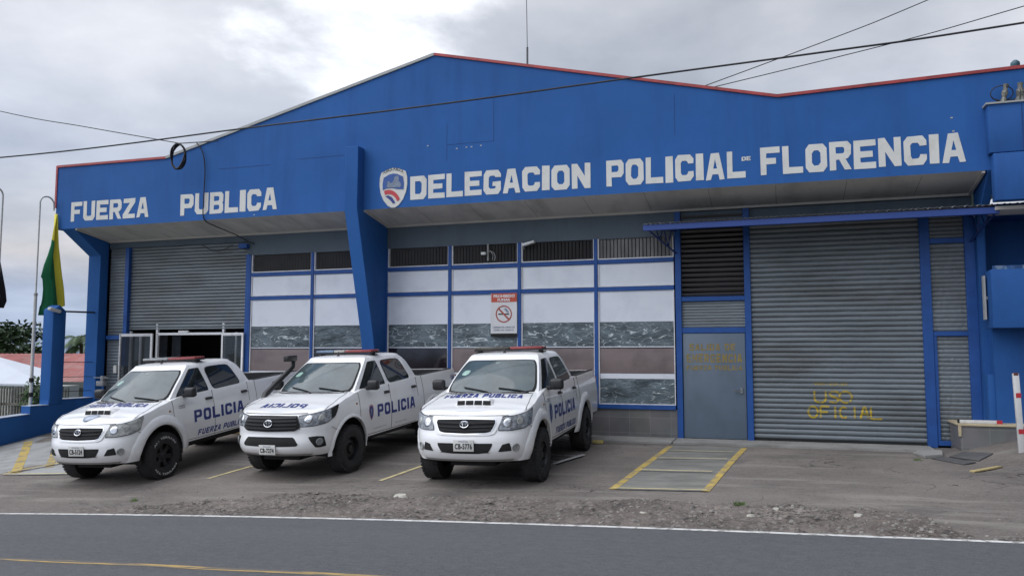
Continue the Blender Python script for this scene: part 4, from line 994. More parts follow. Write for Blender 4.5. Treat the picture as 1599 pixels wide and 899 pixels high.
def truck(name, label, new=False, plate='', scoop=True, flares=True, lights=None, dec=None, snorkel=False, white_letters=False, steel=False):
    T = Truck(new)
    root = empty(name); root['label'] = label; root['category'] = 'pickup truck'; root['group'] = 'police pickups parked side by side'
    # ---- lower body
    N_ = len(T.P); lv = 15
    cols = list(range(-(N_ - 1), N_)); cols = cols[:-1]
    vs, fs = [], []
    idx = {}
    for c in cols:
        i = abs(c); sg = 1 if c >= 0 else -1; q = T.S[i]
        u0, v0 = T.plan(q)
        zt = T.H(min(u0, .84), v0); zb = tab(T.bot, v0)
        if v0 < T.vc: zt = T.H(min(u0, .84), v0 + tab(T.F, 1.06) * max(0, 1 - v0 / T.vc) ** .8)
        for j in range(lv + 1):
            z = lerp(zb, zt, j / lv)
            u, v = T.pt(q, z)
            if j >= lv: u -= .012 * min(1, u * 20); 
            idx[(c, j)] = len(vs); vs.append((sg * u, v, z))
    n = len(cols)
    for a in range(n):
        c, d = cols[a], cols[(a + 1) % n]
        for j in range(lv): fs.append((idx[(c, j)], idx[(d, j)], idx[(d, j + 1)], idx[(c, j + 1)]))
    K = 10
    def cap(j, fn):
        prev = [idx[(0, j)]] * (K + 1)
        for i in range(1, N_):
            if i == N_ - 1: cur = [idx[(-(N_ - 1), j)]] * (K + 1)
            else:
                a, b = vs[idx[(-i, j)]], vs[idx[(i, j)]]; cur = [idx[(-i, j)]]
                for k in range(1, K):
                    t = k / K; u = lerp(a[0], b[0], t); v = a[1]; cur.append(len(vs)); vs.append((u, v, fn(u, v, a[2])))
                cur.append(idx[(i, j)])
            for k in range(K):
                q = [prev[k], prev[k + 1], cur[k + 1], cur[k]]; q2 = []
                for x in q:
                    if x not in q2: q2.append(x)
                if len(q2) >= 3: fs.append(tuple(q2))
            prev = cur
    cap(lv, lambda u, v, z: T.H(u, v))
    cap(0, lambda u, v, z: z)
    mb = MB(); mb.add(vs, fs)
    body = mb.build('body', WHITE, root, smooth=38)
    # wheel openings and cargo bed, cut out of the body
    cut = []
    for va in (T.fa, T.ra):
        for sg in (-1, 1):
            prof = [(va + .50 * math.cos(R(a)), .42 + .485 * math.sin(R(a))) for a in range(0, 181, 10)]
            prof = [(va + .53, .1)] + prof + [(va - .53, .1)]
            c = MB().prism(prof, sg * .50, sg * 1.2, 'x').build('cut', None); cut.append(c)
    c = MB().box(-.74, .74, 3.66 + T.dv, 5.14, .86, 1.9).build('cut', None); cut.append(c)
    for c in cut:
        m = body.modifiers.new('b', 'BOOLEAN'); m.object = c; m.operation = 'DIFFERENCE'; m.solver = 'EXACT'
    dg = bpy.context.evaluated_depsgraph_get()
    me = bpy.data.meshes.new_from_object(body.evaluated_get(dg)); body.modifiers.clear(); old = body.data; body.data = me
    me.materials.clear(); me.materials.append(WHITE)
    for p in me.polygons: p.use_smooth = True; p.material_index = 0
    me.set_sharp_from_angle(angle=R(38))
    for c in cut: bpy.data.objects.remove(c)
    # ---- cab
    rings = []
    na, ns, nr = 12, 18, 6
    for j in range(11):
        t = j / 10; ring = []
        for i in range(na): ring.append(T.shield(-1 + 2 * i / na, t))
        va, vr = T.vA(t), T.vR(t)
        for i in range(ns):
            v = lerp(va, vr, i / ns); p = T.cside(t, v); ring.append(p)
        ur = T.cside(t, vr)[0]
        for i in range(nr):
            a = 1 - 2 * i / nr; ring.append((ur * a, vr + .03 * (1 - a * a), T.cz(t, vr)))
        for i in range(ns):
            v = lerp(vr, va, i / ns); p = T.cside(t, v); ring.append((-p[0], p[1], p[2]))
        rings.append(ring)
    cyv = (T.vA(1) + T.vR(1)) / 2
    for k, h in ((.955, .028), (.88, .048), (.7, .062), (.4, .072), (.12, .075)):
        rings.append([(p[0] * k, cyv + (p[1] - cyv) * (k if k < .9 else (k + .02)), 1.80 + h) for p in rings[10]])
    n = len(rings[0]); vs = [p for r_ in rings for p in r_]; fs = []
    for j in range(len(rings) - 1):
        for i in range(n): fs.append((j * n + i, j * n + (i + 1) % n, (j + 1) * n + (i + 1) % n, (j + 1) * n + i))
    fs.append(tuple((len(rings) - 1) * n + i for i in range(n)))
    cab = MB().add(vs, fs).build('cab', WHITE, root, smooth=32)
    # ---- glass
    SH = lambda o_: (lambda a, t: T.shield(a, t, o_))
    MB().grid(patch(SH(.004), [(-.96, .90), (0, .905), (.96, .90)], [(-.965, .03), (0, .02), (.965, .03)], 10, 14, .05)).build('windscreen_seal', BLKM, cab, smooth=60)
    ws = MB().grid(patch(SH(.008), [(-.925, .87), (0, .875), (.925, .87)], [(-.925, .075), (0, .065), (.925, .075)], 10, 14, .05)).build('windscreen', WSG, root, smooth=60)
    MB().grid(patch(SH(.0095), [(-.80, .60), (-.62, .60)], [(-.84, .46), (-.66, .46)], 4, 4, .2)).build('sticker', mat('sticker_green', (.30, .46, .40), rough=.4, var=.35, vscale=30), ws)
    MB().grid(patch(SH(.0095), [(-.07, .85), (.07, .85)], [(-.06, .77), (.06, .77)], 2, 3, .1)).build('rear_view_mirror', mat('mirror_back', (.16, .20, .19), rough=.3), ws)
    for sg in (-1, 1):
        def CS(off): return lambda v, t: (lambda p: (sg * p[0], p[1], p[2]))(T.cside(t, v, off))
        va = lambda t: T.vA(t)
        d = T.dv
        fro_t = [(va(.87) + .12, .87), (va(.87) + .22, .885), (2.14 + d, .885)]
        fro_b = [(va(.07) + .13, .075), (1.75 + d, .075), (2.22 + d, .075)]
        for nm, tp, bt, rn in (('front_window', fro_t, fro_b, .03), ('rear_window', [(2.30 + d, .885), (2.75 + d, .885), (2.98 + d, .86)], [(2.37 + d, .075), (2.8 + d, .075), (3.17 + d, .075)], .09)):
            MB().grid(patch(CS(.003), [(tp[0][0] - .022, tp[0][1] + .03)] + [(p[0] , p[1] + .03) for p in tp[1:-1]] + [(tp[-1][0] + .022, tp[-1][1] + .03)],
                            [(bt[0][0] - .022, bt[0][1] - .03)] + [(p[0], p[1] - .03) for p in bt[1:-1]] + [(bt[-1][0] + .022, bt[-1][1] - .03)], 8, 12, rn), flip=sg > 0).build('window_seal', BLKM, cab, smooth=60)
            MB().grid(patch(CS(.006), tp, bt, 8, 12, rn), flip=sg > 0).build('side_window', SDG, root, smooth=60)
    vr_ = T.vR(.5)
    MB().grid([[(u, T.vR(t) + .036, T.cz(t, T.vR(t))) for u in (-.58, 0, .58)] for t in (.12, .85)]).build('rear_screen', SDG, root)
    # ---- seams
    sm = MB()
    for sg in (-1, 1):
        d = T.dv
        def sd(v, z): p = T.side(v, z, .0005); return (sg * p[0], p[1], p[2])
        for v, z0, z1, k in ((1.22 + d, .52, 1.27, 0), (2.28 + d, .52, 1.33, 1), (3.34 + d, 1.0, 1.36, 1), (3.58 + d, .55, 1.375, 0)):
            sm.tube([sd(v - (.0 if k == 0 else 0), lerp(z0, z1, i / 8)) for i in range(9)], .0042, 5)
        sm.tube([sd(lerp(1.22 + d, 3.34 + d - .10, i / 10), .535) for i in range(11)], .0042, 5)
        sm.tube([(sg * lerp(.80, .70, i / 8), lerp(.40, 1.16 + d, i / 8), T.H(lerp(.80, .70, i / 8), lerp(.40, 1.16 + d, i / 8)) + .0005) for i in range(9)], .0042, 5)
        zl = .74 if new else .80
        sm.tube([T.f(sg * (T.Sc * lerp(.80, 1.06, i / 6)), lerp(zl + .08, zl - .08, i / 6) , .0008) for i in range(7)], .0038, 5)
        # front edge of the bonnet
    hv = .045
    sm.tube([T.f(lerp(-.62, .62, i / 16), 1.035 if not new else 1.06, .001) for i in range(17)], .0045, 5)
    sm.build('panel_gap', BLKM, body)
    # ---- wheel arch liners, chassis, axles
    for va in (T.fa, T.ra):
        for sg in (-1, 1):
            ln = MB()
            arcp = [(va + .495 * math.cos(R(a)), .42 + .480 * math.sin(R(a))) for a in range(-10, 191, 10)]
            ln.grid([[(sg * .505, y, z) for y, z in arcp], [(sg * .855, y, z) for y, z in arcp]])
            ln.add([(sg * .506, y, z) for y, z in arcp], [tuple(range(len(arcp)))])
            ln.build('wheel_arch_liner', BLKM, body, weld=False)
    ch = MB()
    ch.box(-.50, .50, .55, 4.9, .42, .56); ch.box(-.46, -.36, .4, 5.0, .34, .46); ch.box(.36, .46, .4, 5.0, .34, .46)
    ch.box(-.34, .34, .35, .75, .30, .45); ch.box(-.25, .25, 1.2, 2.4, .30, .42)
    ch.box(.50, .80, 1.6, 3.3, .44, .50); ch.box(-.80, -.50, 1.6, 3.3, .44, .50)
    ch.tube([(-.72, T.fa, .37), (.72, T.fa, .37)], .045, 8); ch.tube([(-.72, T.ra, .385), (.72, T.ra, .385)], .055, 8)
    ch.lathe([(-.14, .02), (-.12, .12), (0, .15), (.12, .12), (.14, .02)], (0, T.ra, .38), 16)
    ch.tube([(.3, 2.2, .36), (.34, 3.6, .38), (.5, 4.2, .46), (.5, 5.1, .42)], .03, 8)
    ch.build('chassis', BLKM, root)
    for sg in (-1, 1):
        for va in (T.fa, T.ra):
            MB().box(sg * .70 - .14, sg * .70 + .14, va + .47, va + .482, .20, .60).build('mudflap', BLK, root)
    # ---- flares
    if flares:
        for sg in (-1, 1):
            for va in (T.fa, T.ra):
                rows = []
                for k in range(25):
                    a = R(lerp(-2, 182, k / 24)); ca, sa = math.cos(a), math.sin(a); row = []
                    for (ro, du) in ((.50, -.04), (.50, .026), (.515, .034), (.56, .034), (.61, .022), (.655, .004), (.67, -.02)):
                        y = va + ro * ca * 1.0; z = .42 + (ro - .015) * sa
                        zc = min(max(z, .40), 1.3); uu = T.W * tab(T.Wt, zc)
                        if y < T.vc: 
                            best = min(range(len(T.P)), key=lambda i: abs(T.P[i][1] + tab(T.F, zc) * max(0, 1 - T.P[i][1] / T.vc) ** .8 - y) if T.P[i][0] > .4 and i < 25 else 9)
                            uu = min(uu, T.P[best][0] * tab(T.Wt, zc))
                        row.append((sg * (uu + du), y, z))
                    rows.append(row)
                MB().grid(rows).build('wheel_arch_flare', WHITE, root, smooth=50)
    else:
        for sg in (-1, 1):
            for va in (T.fa, T.ra):
                rows = []
                for k in range(25):
                    a = R(lerp(-8, 188, k / 24)); ca, sa = math.cos(a), math.sin(a); row = []
                    for (ro, du) in ((.497, -.03), (.497, .014), (.508, .018), (.535, .012), (.56, -.006)):
                        y = va + ro * ca; z = .42 + (ro - .015) * sa; zc = min(max(z, .4), 1.3); uu = T.W * tab(T.Wt, zc)
                        if y < T.vc:
                            best = min(range(len(T.P)), key=lambda i: abs(T.P[i][1] + tab(T.F, zc) * max(0, 1 - T.P[i][1] / T.vc) ** .8 - y) if T.P[i][0] > .4 and i < 25 else 9)
                            uu = min(uu, T.P[best][0] * tab(T.Wt, zc))
                        row.append((sg * (uu + du), y, z))
                    rows.append(row)
                MB().grid(rows).build('wheel_arch_flare', WHITE, root, smooth=50)
    # ---- wheels
    for sg in (-1, 1):
        for va in (T.fa, T.ra):
            C_ = (sg * .775, va, .388)
            tp = [(-.125, .205), (-.138, .27), (-.136, .33), (-.122, .370), (-.105, .386), (-.05, .391), (.05, .391), (.105, .386), (.122, .370), (.136, .33), (.138, .27), (.125, .205)]
            tyre = MB().lathe(tp, C_, 48)
            for gx in (-.06, 0, .06):
                pass
            tb = tyre
            for k in range(44):                                            # tread shoulder blocks
                a = 2 * math.pi * (k + .5) / 44
                for sx in (-1, 1):
                    Mx = Matrix.Translation(C_) @ Matrix.Rotation(a + (0.05 if sx > 0 else 0), 4, 'X')
                    tb.box(sx * .112 - .022, sx * .112 + .022, -.017, .017, .366, .391, Mx)
            w_ = tyre.build('wheel', RUB, root, smooth=50)
            o_ = sg
            rimp = [(.118, .208), (.128, .205), (.126, .196), (.095, .190), (.02, .186), (-.03, .18)]
            MB().lathe([(o_ * a, r_) for a, r_ in rimp], C_, 40).build('rim', STEEL, w_, smooth=40)
            sp = MB()
            if steel:
                sp.lathe([(o_ * .045, .188), (o_ * .050, .165), (o_ * .072, .13), (o_ * .075, .10), (o_ * .05, .085), (o_ * .052, .06), (o_ * .09, .055), (o_ * .092, .02), (o_ * .092, .0)], C_, 36)
                ds = sp.build('wheel_disc', STEEL, w_, smooth=40)
                h_ = MB()
                for k in range(12):
                    a = 2 * math.pi * k / 12; y, z = C_[1] + .148 * math.cos(a), C_[2] + .148 * math.sin(a)
                    h_.lathe([(o_ * .066, .014), (o_ * .0665, 0)], (C_[0], y, z), 10)
                for k in range(6):
                    a = 2 * math.pi * k / 6; y, z = C_[1] + .072 * math.cos(a), C_[2] + .072 * math.sin(a)
                    h_.lathe([(o_ * .05, .012), (o_ * .072, .010), (o_ * .073, 0)], (C_[0], y, z), 6)
                h_.build('vent_hole', BLKM, ds)
            else:
                sp.lathe([(o_ * .02, .188), (o_ * .02, .05), (o_ * .02, 0)], C_, 36)
                sp.build('wheel_back', BLKM, w_)
                sq = MB()
                for k in range(6):
                    Mx = Matrix.Translation(C_) @ Matrix.Rotation(2 * math.pi * k / 6 + .3, 4, 'X')
                    pr = [(-.05, .055), (.05, .055), (.034, .12), (.055, .19), (-.055, .19), (-.034, .12)]
                    vs0 = [(o_ * (.085 if i not in (3, 4) else .10), a, b) for i, (a, b) in enumerate(pr)] + [(o_ * .03, a, b) for a, b in pr]
                    sq.add([tuple(Mx @ Vector(p)) for p in vs0], [tuple(range(6)), tuple(range(11, 5, -1))] + [(i, 6 + i, 6 + (i + 1) % 6, (i + 1) % 6) for i in range(6)])
                sq.lathe([(o_ * .03, .07), (o_ * .088, .068), (o_ * .10, .045), (o_ * .102, 0)], C_, 24)
                sq.build('wheel_disc', STEEL, w_, bevel=.004)
            if white_letters and sg > 0:
                for body_, a0, a1 in (('ALL TERRAIN', 150, 30), ('TOUGH GRIP', 205, 330)):
                    def wt(a, b, a0=a0, a1=a1):
                        an = R(lerp(a0, a1, a)); r_ = .285 + .035 * b if a0 < 200 else .32 - .035 * b
                        return (C_[0] + .1405, C_[1] - r_ * math.cos(R(180) - an) * 1.0, C_[2] + r_ * math.sin(an))
                    if a0 < 200: place_text(body_, lambda a, b: (C_[0] + .1405, C_[1] + (.285 + .035 * b) * math.cos(R(lerp(145, 35, a))), C_[2] + (.285 + .035 * b) * math.sin(R(lerp(145, 35, a)))), 'lettering', WHM, w_, bold=.02)
                    else: place_text('ALL TERRAIN', lambda a, b: (C_[0] + .1405, C_[1] + (.32 - .035 * b) * math.cos(R(lerp(215, 325, a))), C_[2] + (.32 - .035 * b) * math.sin(R(lerp(215, 325, a)))), 'lettering', WHM, w_, bold=.02)
    # ---- nose
    F = lambda o_: (lambda q, z: T.f(q, z, o_))
    def fp(nm, tp, bt, off, m, par=None, rows=6, cols=16, rnd=0.0, sol=0.0):
        o = MB().grid(patch(F(off), tp, bt, rows, cols, rnd)).build(nm, m, par or root, smooth=50); return o
    def mir(P): return [(-q, z) for q, z in P][::-1]
    if not new:
        fp('grille_surround', [(-.55, 1.02), (-.3, 1.03), (0, 1.035), (.3, 1.03), (.55, 1.02)], [(-.44, .795), (-.36, .775), (0, .765), (.36, .775), (.44, .795)], .012, WHITE, rows=4, rnd=.03)
        fp('grille_trim', [(-.475, .992), (0, 1.0), (.475, .992)], [(-.40, .81), (-.32, .795), (0, .785), (.32, .795), (.40, .81)], .017, CHR, rows=4, rnd=.05)
        gr = fp('grille', [(-.46, .985), (0, .992), (.46, .985)], [(-.385, .822), (-.31, .806), (0, .798), (.31, .806), (.385, .822)], .021, BLKM, rows=4, rnd=.05)
        bars = MB()
        for z0, hw in ((.945, .43), (.895, .41), (.845, .385)):
            rows_ = []
            for dz_, of in ((-.012, .022), (-.008, .036), (.008, .036), (.012, .022)):
                rows_.append([T.f(lerp(-hw, hw, i / 16), z0 + dz_ - .012 * (1 - abs(2 * i / 16 - 1)), of) for i in range(17)])
            bars.grid(rows_)
        bars.build('grille_bar', mat('grille_bar_grey', (.022, .021, .022), rough=.55, spec=.3), gr, smooth=50)
        bz, br, bo = .925, .062, .048
        hl_t = [(.53, 1.015), (.70, 1.025), (.90, 1.06), (1.10, 1.115)]; hl_b = [(.49, .84), (.66, .838), (.86, .86), (1.04, .915)]
        lower_t, lower_b = [(-.43, .665), (0, .665), (.43, .665)], [(-.36, .535), (-.2, .52), (.2, .52), (.36, .535)]
        plz = (.555, .715)
        fog_t, fog_b = [(.555, .645), (.66, .668)], [(.50, .545), (.70, .555)]
        fogq, fogz = .755, .60
    else:
        gr = fp('grille', [(-.47, 1.03), (0, 1.035), (.47, 1.03)], [(-.54, .845), (-.45, .80), (0, .79), (.45, .80), (.54, .845)], .015, BLKM, rows=4, rnd=.02)
        bars = MB()
        for z0, hw in ((1.005, .46), (.955, .475), (.90, .49), (.845, .48)):
            rows_ = []
            for dz_, of in ((-.016, .016), (-.011, .034), (.011, .034), (.016, .016)):
                rows_.append([T.f(lerp(-hw, hw, i / 16), z0 + dz_ - .008 * (1 - abs(2 * i / 16 - 1)), of) for i in range(17)])
            bars.grid(rows_)
        bars.build('grille_bar', mat('grille_bar_dark', (.020, .021, .023), rough=.55, spec=.3), gr, smooth=50)
        bz, br, bo = .92, .074, .042
        hl_t = [(.485, 1.02), (.70, 1.045), (.95, 1.09), (1.24, 1.155)]; hl_b = [(.54, .865), (.72, .868), (.95, .90), (1.12, .975)]
        lower_t, lower_b = [(-.44, .705), (0, .71), (.44, .705)], [(-.53, .59), (-.50, .565), (0, .56), (.50, .565), (.53, .59)]
        plz = (.44, .59)
        fog_t, fog_b = [(.66, .70), (.80, .705), (.93, .69)], [(.80, .53), (.88, .525), (.99, .535)]
        fogq, fogz = .86, .615
    # emblem: three interlocked ovals
    em = MB()
    def ring_(cq, cz_, rq, rz, th, off):
        em.tube([T.f(cq + rq * math.cos(2 * math.pi * i / 28), cz_ + rz * math.sin(2 * math.pi * i / 28), off) for i in range(29)], th, 6, cap=False)
    ring_(0, bz, br, br * .72, .0085, bo); ring_(0, bz, br * .30, br * .70, .007, bo); ring_(0, bz + br * .30, br * .70, br * .34, .007, bo)
    em.build('emblem', CHR, gr, smooth=60)
    for sg in (-1, 1):
        tp = hl_t if sg > 0 else mir(hl_t); bt = hl_b if sg > 0 else mir(hl_b)
        def grow(P, dq, dz_): return [(q + (math.copysign(dq, q) if abs(q) > .6 else -math.copysign(dq, q)), z + dz_) for q, z in P]
        fp('headlight_gasket', grow(tp, .010, .010), grow(bt, .010, -.010), .006, BLKM, rows=5, cols=16, rnd=.02)
        h = fp('headlight', tp, bt, .012, LAMP if white_letters else LAMPN, rows=6, cols=16, rnd=.02)
        qs = (.62, .80) if not new else (.66, .86)
        for kk, q in enumerate(qs):
            zc = (.935 if not new else .965) + (.02 if kk else 0); r_ = .064 if not kk else .052
            rows_ = []
            for rr in (r_, r_ * .9, r_ * .55, .001):
                rows_.append([T.f(sg * q + rr * math.cos(2 * math.pi * i / 20), zc + rr * math.sin(2 * math.pi * i / 20), .0135 + (.004 if rr < r_ * .95 else 0)) for i in range(21)])
            MB().grid(rows_).build('reflector', CHR if kk == 0 else LAMP, h, smooth=60)
        if new:
            fp('headlight_trim', ([(1.02, 1.10), (1.25, 1.16)] if sg > 0 else mir([(1.02, 1.10), (1.25, 1.16)])), ([(1.05, .955), (1.14, .985)] if sg > 0 else mir([(1.05, .955), (1.14, .985)])), .015, BLKM, par=h, rows=3, cols=6)
        ft = fog_t if sg > 0 else mir(fog_t); fb = fog_b if sg > 0 else mir(fog_b)
        fg = fp('fog_light_recess', ft, fb, .004, BLKM, rows=5, cols=8, rnd=.04)
        rows_ = []
        for rr, of in ((.058, .006), (.055, .018), (.042, .020), (.040, .010), (.001, .012)):
            rows_.append([T.f(sg * fogq + rr * math.cos(2 * math.pi * i / 20), fogz + rr * math.sin(2 * math.pi * i / 20), of) for i in range(21)])
        MB().grid(rows_).build('fog_light', LAMP if not new else mat('fog_grey', (.22, .23, .24), rough=.15), root, smooth=50)
    low = fp('lower_intake', lower_t, lower_b, .005, BLKM, rows=4, rnd=.03)
    lb = MB()
    for i in range(5):
        z0 = lerp(lower_b[1][1] + .015, lower_t[0][1] - .015, i / 4)
        lb.tube([T.f(lerp(-.38, .38, k / 12), z0, .006) for k in range(13)], .003, 5)
    lb.build('intake_bar', BLKM, low)
    # bumper lip
    fp('bumper_lip', [(-.75, .435), (0, .43), (.75, .435)], [(-.70, .405), (0, .40), (.70, .405)], .010, mat('bumper_underside', (.35, .34, .32), rough=.6), rows=2)
    # number plate
    px = MB(); 
    y0 = T.f(0, (plz[0] + plz[1]) / 2)[1] - .022
    pl = MB().box(-.152, .152, y0, y0 + .012, plz[0], plz[1]).build('number_plate', PLATE, root, bevel=.003)
    place_text(plate, lambda a, b: (lerp(-.128, .128, a), y0 - .0035, lerp(plz[0] + .030, plz[1] - .050, b)), 'lettering', BLKM, pl, bold=.03, spacing=1.1)
    place_text('POLICIA', lambda a, b: (lerp(-.07, .07, a), y0 - .0035, lerp(plz[1] - .032, plz[1] - .014, b)), 'lettering', NAVY, pl, bold=.0)
    # ---- bonnet scoop and bonnet words
    if scoop:
        sc_ = MB(); x0, x1, v0, v1 = -.29, .29, .47, .53
        rows_ = []
        for v, h, k in ((v0 - .02, .0, 1.0), (v0, .062, 1.0), (v0 + .03, .072, .98), (v1 + .08, .035, .9), (v1 + .17, .0, .8)):
            rows_.append([T.top(lerp(x0, x1, i / 10) * k, v, (h if 0 < i < 10 else 0) + .001) for i in range(11)])
        sco = sc_.grid(rows_).build('bonnet_scoop', WHITE, root, smooth=50)
        for i in range(4):
            a, b = lerp(-.265, .265, i / 4) + .008, lerp(-.265, .265, (i + 1) / 4) - .008
            p = [T.top(a, v0 - .028, .004), T.top(b, v0 - .028, .004), T.top(b, v0 - .006, .060), T.top(a, v0 - .006, .060)]
            MB().add(p, [(0, 1, 2, 3)]).build('scoop_opening', BLKM, sco)
        def hoodt(a, b):
            u = lerp(-.62, .62, a); v = lerp(.765, .905, b) + .05 * (u / .6) ** 2
            return T.top(u, v, .006)
        vs_, fs_ = block_word('FUERZA PUBLICA'); MB().add([hoodt(a, b) for a, b in vs_], fs_).build('lettering', NAVY, root, weld=False)
    if dec.get('bonnet_mirror'):
        vs_, fs_ = block_word('POLICIA'); MB().add([T.top(lerp(.42, -.42, a), lerp(.36, .52, b), .004) for a, b in vs_], fs_).build('lettering', NAVY, root, weld=False)
    if dec.get('bonnet_shield'):
        q = [(-.8, .75), (-.4, .95), (0, 1), (.4, .95), (.8, .75), (.95, .2), (.6, -.5), (.2, -.95), (-.2, -.95), (-.6, -.5), (-.95, .2)]
        o_ = [(x * .15, y * .13) for x, y in q]; i_ = [(x * .11, y * .095) for x, y in q]
        vs_, fs_ = curve_mesh([o_, i_]); MB().add([T.top(v[0], .30 + v[1], .004) for v in vs_], fs_).build('shield_outline', GREYV, root, weld=False)
        vs_, fs_ = curve_mesh([i_]); MB().add([T.top(v[0], .30 + v[1], .003) for v in vs_], fs_).build('shield_badge', mat('pale_shield', (.45, .50, .60), rough=.4, var=.3, vscale=30), root, weld=False)
    # wipers
    wp = MB()
    for u0, u1, t1 in ((-.42, .10, .16), (.18, .64, .15)):
        wp.tube([T.shield(lerp(u1, u0, i / 5) / .765, lerp(.02, t1, (i / 5) ** .6) , .022) for i in range(6)], .010, 5)
    wp.build('wiper', BLKM, root)
    MB().grid([[T.shield(a / 10, t, .006) if t > 0 else (lambda p: (p[0], p[1] - .055, T.H(p[0], p[1] - .055) + .004))(T.shield(a / 10, 0)) for a in range(-9, 10)] for t in (0, .05)]).build('cowl', BLKM, root)
    # ---- mirrors, handles
    for sg in (-1, 1):
        m_ = MB(); cxm, cym, czm = sg * .985, 1.53 + T.dv, 1.375
        m_.box(cxm - .105, cxm + .105, cym - .07, cym + .05, czm - .085, czm + .085)
        mo = m_.build('mirror', BLK, root, bevel=.045, seg=3)
        MB().box(min(sg * .80, sg * .90), max(sg * .80, sg * .90), cym - .02, cym + .05, czm - .09, czm - .03).build('mirror_arm', BLK, mo, bevel=.01)
        MB().box(cxm - .085, cxm + .085, cym + .051, cym + .054, czm - .06, czm + .07).build('mirror_glass', CHR, mo)
        for v in (2.16, 3.20):
            v += T.dv; p = T.side(v, 1.185, 0)
            hm = MB(); hm.tube([(sg * (p[0] - .005), v - .085, 1.185), (sg * (p[0] + .030), v - .06, 1.187), (sg * (p[0] + .034), v, 1.19), (sg * (p[0] + .030), v + .06, 1.187), (sg * (p[0] - .005), v + .085, 1.185)], .015, 8)
            hm.box(sg * p[0] - .004, sg * p[0] + .004, v - .09, v + .09, 1.165, 1.215)
            hm.build('door_handle', BLK, root, smooth=50)
        p = T.side(1.13 + T.dv, 1.10, .004)
        MB().box(sg * p[0] - .006, sg * p[0] + .006, p[1] - .02, p[1] + .02, 1.085, 1.115).build('side_repeater', mat('amber_lens', (.35, .16, .06), rough=.2), root, bevel=.003)
        # tail lamps
        MB().box(sg * .80 - .05, sg * .80 + .045, T.L - .09, T.L + .012, .90, 1.26).build('tail_light', mat('red_lens', (.30, .01, .01), rough=.15), root, bevel=.01)
    # ---- bed
    bl = MB(); d = T.dv
    bl.box(-.735, .735, 3.665 + d, 5.135, .862, .885); bl.box(-.738, -.72, 3.665 + d, 5.135, .885, 1.385); bl.box(.72, .738, 3.665 + d, 5.135, .885, 1.385)
    bl.box(-.72, .72, 3.665 + d, 3.685 + d, .885, 1.38); bl.box(-.72, .72, 5.115, 5.135, .885, 1.385)
    bl.build('bed_liner', BLK, root)
    rl = MB()
    for sg in (-1, 1):
        rl.grid([[(sg * u, v, T.H(.8, v) + hz) for v in frange(3.66 + d, 5.18, .3)] for u, hz in ((.735, .0), (.735, .018), (.79, .018), (.80, .0))])
    rl.build('bed_rail', BLK, root)
    MB().box(-.78, .78, T.L - .02, T.L + .16, .50, .66).build('rear_bumper', mat('rear_bumper_grey', (.12, .12, .12), rough=.4), root, bevel=.02)
    # ---- light bar
    LBv, LBz = 2.30 + d, 1.900
    lbm = MB().box(-.60, .60, LBv - .13, LBv + .13, LBz - .015, LBz + .015).box(-.56, -.50, LBv - .05, LBv + .05, LBz - .07, LBz).box(.50, .56, LBv - .05, LBv + .05, LBz - .07, LBz).build('light_bar', BLK, root, bevel=.008)
    for (a, b, m_) in lights:
        MB().box(a, b, LBv - .145, LBv + .145, LBz + .010, LBz + .050).build('beacon_lens', m_, lbm, bevel=.018)
    MB().tube([(-.62, LBv, LBz - .04), (.62, LBv, LBz - .04)], .012, 6).build('light_bar_strap', BLK, lbm)
    MB().tube([(0, 1.98 + d, 1.86), (0, 2.0 + d, 1.93)], .012, 6).lathe([(0, .03), (.015, .02), (.02, 0)], (0, 1.98 + d, 1.858), 12, 'z').build('aerial', BLK, root)
    # ---- side words
    def word_side(body_, v0, v1, z0, z1, m_, shear=0, bold=.04, nm='lettering'):
        if m_ is NAVY and len(body_) > 4:
            vs_, fs_ = block_word(body_); MB().add([T.side(lerp(v0, v1, a) + shear * (z1 - z0) * (b - .5), lerp(z0, z1, b), .0035) for a, b in vs_], fs_).build(nm, m_, root, weld=False)
        else: place_text(body_, lambda a, b: T.side(lerp(v0, v1, a), lerp(z0, z1, b), .0035), nm, m_, root, bold=bold, shear=shear)
    for w_ in dec['side']: word_side(*w_)
    if dec.get('side_shield'):
        v0, z0, sx, sz_, full = dec['side_shield']
        q = [(-.8, .78), (-.4, .95), (0, 1), (.4, .95), (.8, .78), (.95, .2), (.7, -.45), (.2, -.95), (-.2, -.95), (-.7, -.45), (-.95, .2)]
        o_ = [(v0 + x * sx, z0 + y * sz_) for x, y in q]; i_ = [(v0 + x * sx * .76, z0 + y * sz_ * .8) for x, y in q]
        vs_, fs_ = curve_mesh([o_]); MB().add([T.side(v[0], v[1], .003) for v in vs_], fs_).build('shield_outline', mat('pinkish_shield_edge', (.45, .22, .28), rough=.4) if full else GREYV, root, weld=False)
        vs_, fs_ = curve_mesh([i_]); MB().add([T.side(v[0], v[1], .0045) for v in vs_], fs_).build('shield_badge', NAVY, root, weld=False)
        vs_, fs_ = curve_mesh([[(v0 - sx * .25, z0 + sz_ * .3), (v0, z0 + sz_ * .5), (v0 + sx * .25, z0 + sz_ * .3), (v0 + sx * .1, z0 - sz_ * .4), (v0 - sx * .1, z0 - sz_ * .4)]]); MB().add([T.side(v[0], v[1], .006) for v in vs_], fs_).build('shield_badge', GREYV, root, weld=False)
    if snorkel:
        sk = MB(); sd_ = -1
        sk.tube([(sd_ * .78, .92, 1.16), (sd_ * .86, 1.10, 1.27), (sd_ * .845, 1.35, 1.42), (sd_ * .77, 1.66, 1.63), (sd_ * .745, 1.74, 1.70), (sd_ * .745, 1.76, 1.82)], [.05, .055, .05, .045, .042, .042], 10)
        sk.box(sd_ * .745 - .055, sd_ * .745 + .055, 1.54, 1.81, 1.80, 1.90)
        sk.build('snorkel', BLK, root, bevel=.01)
    return root, T
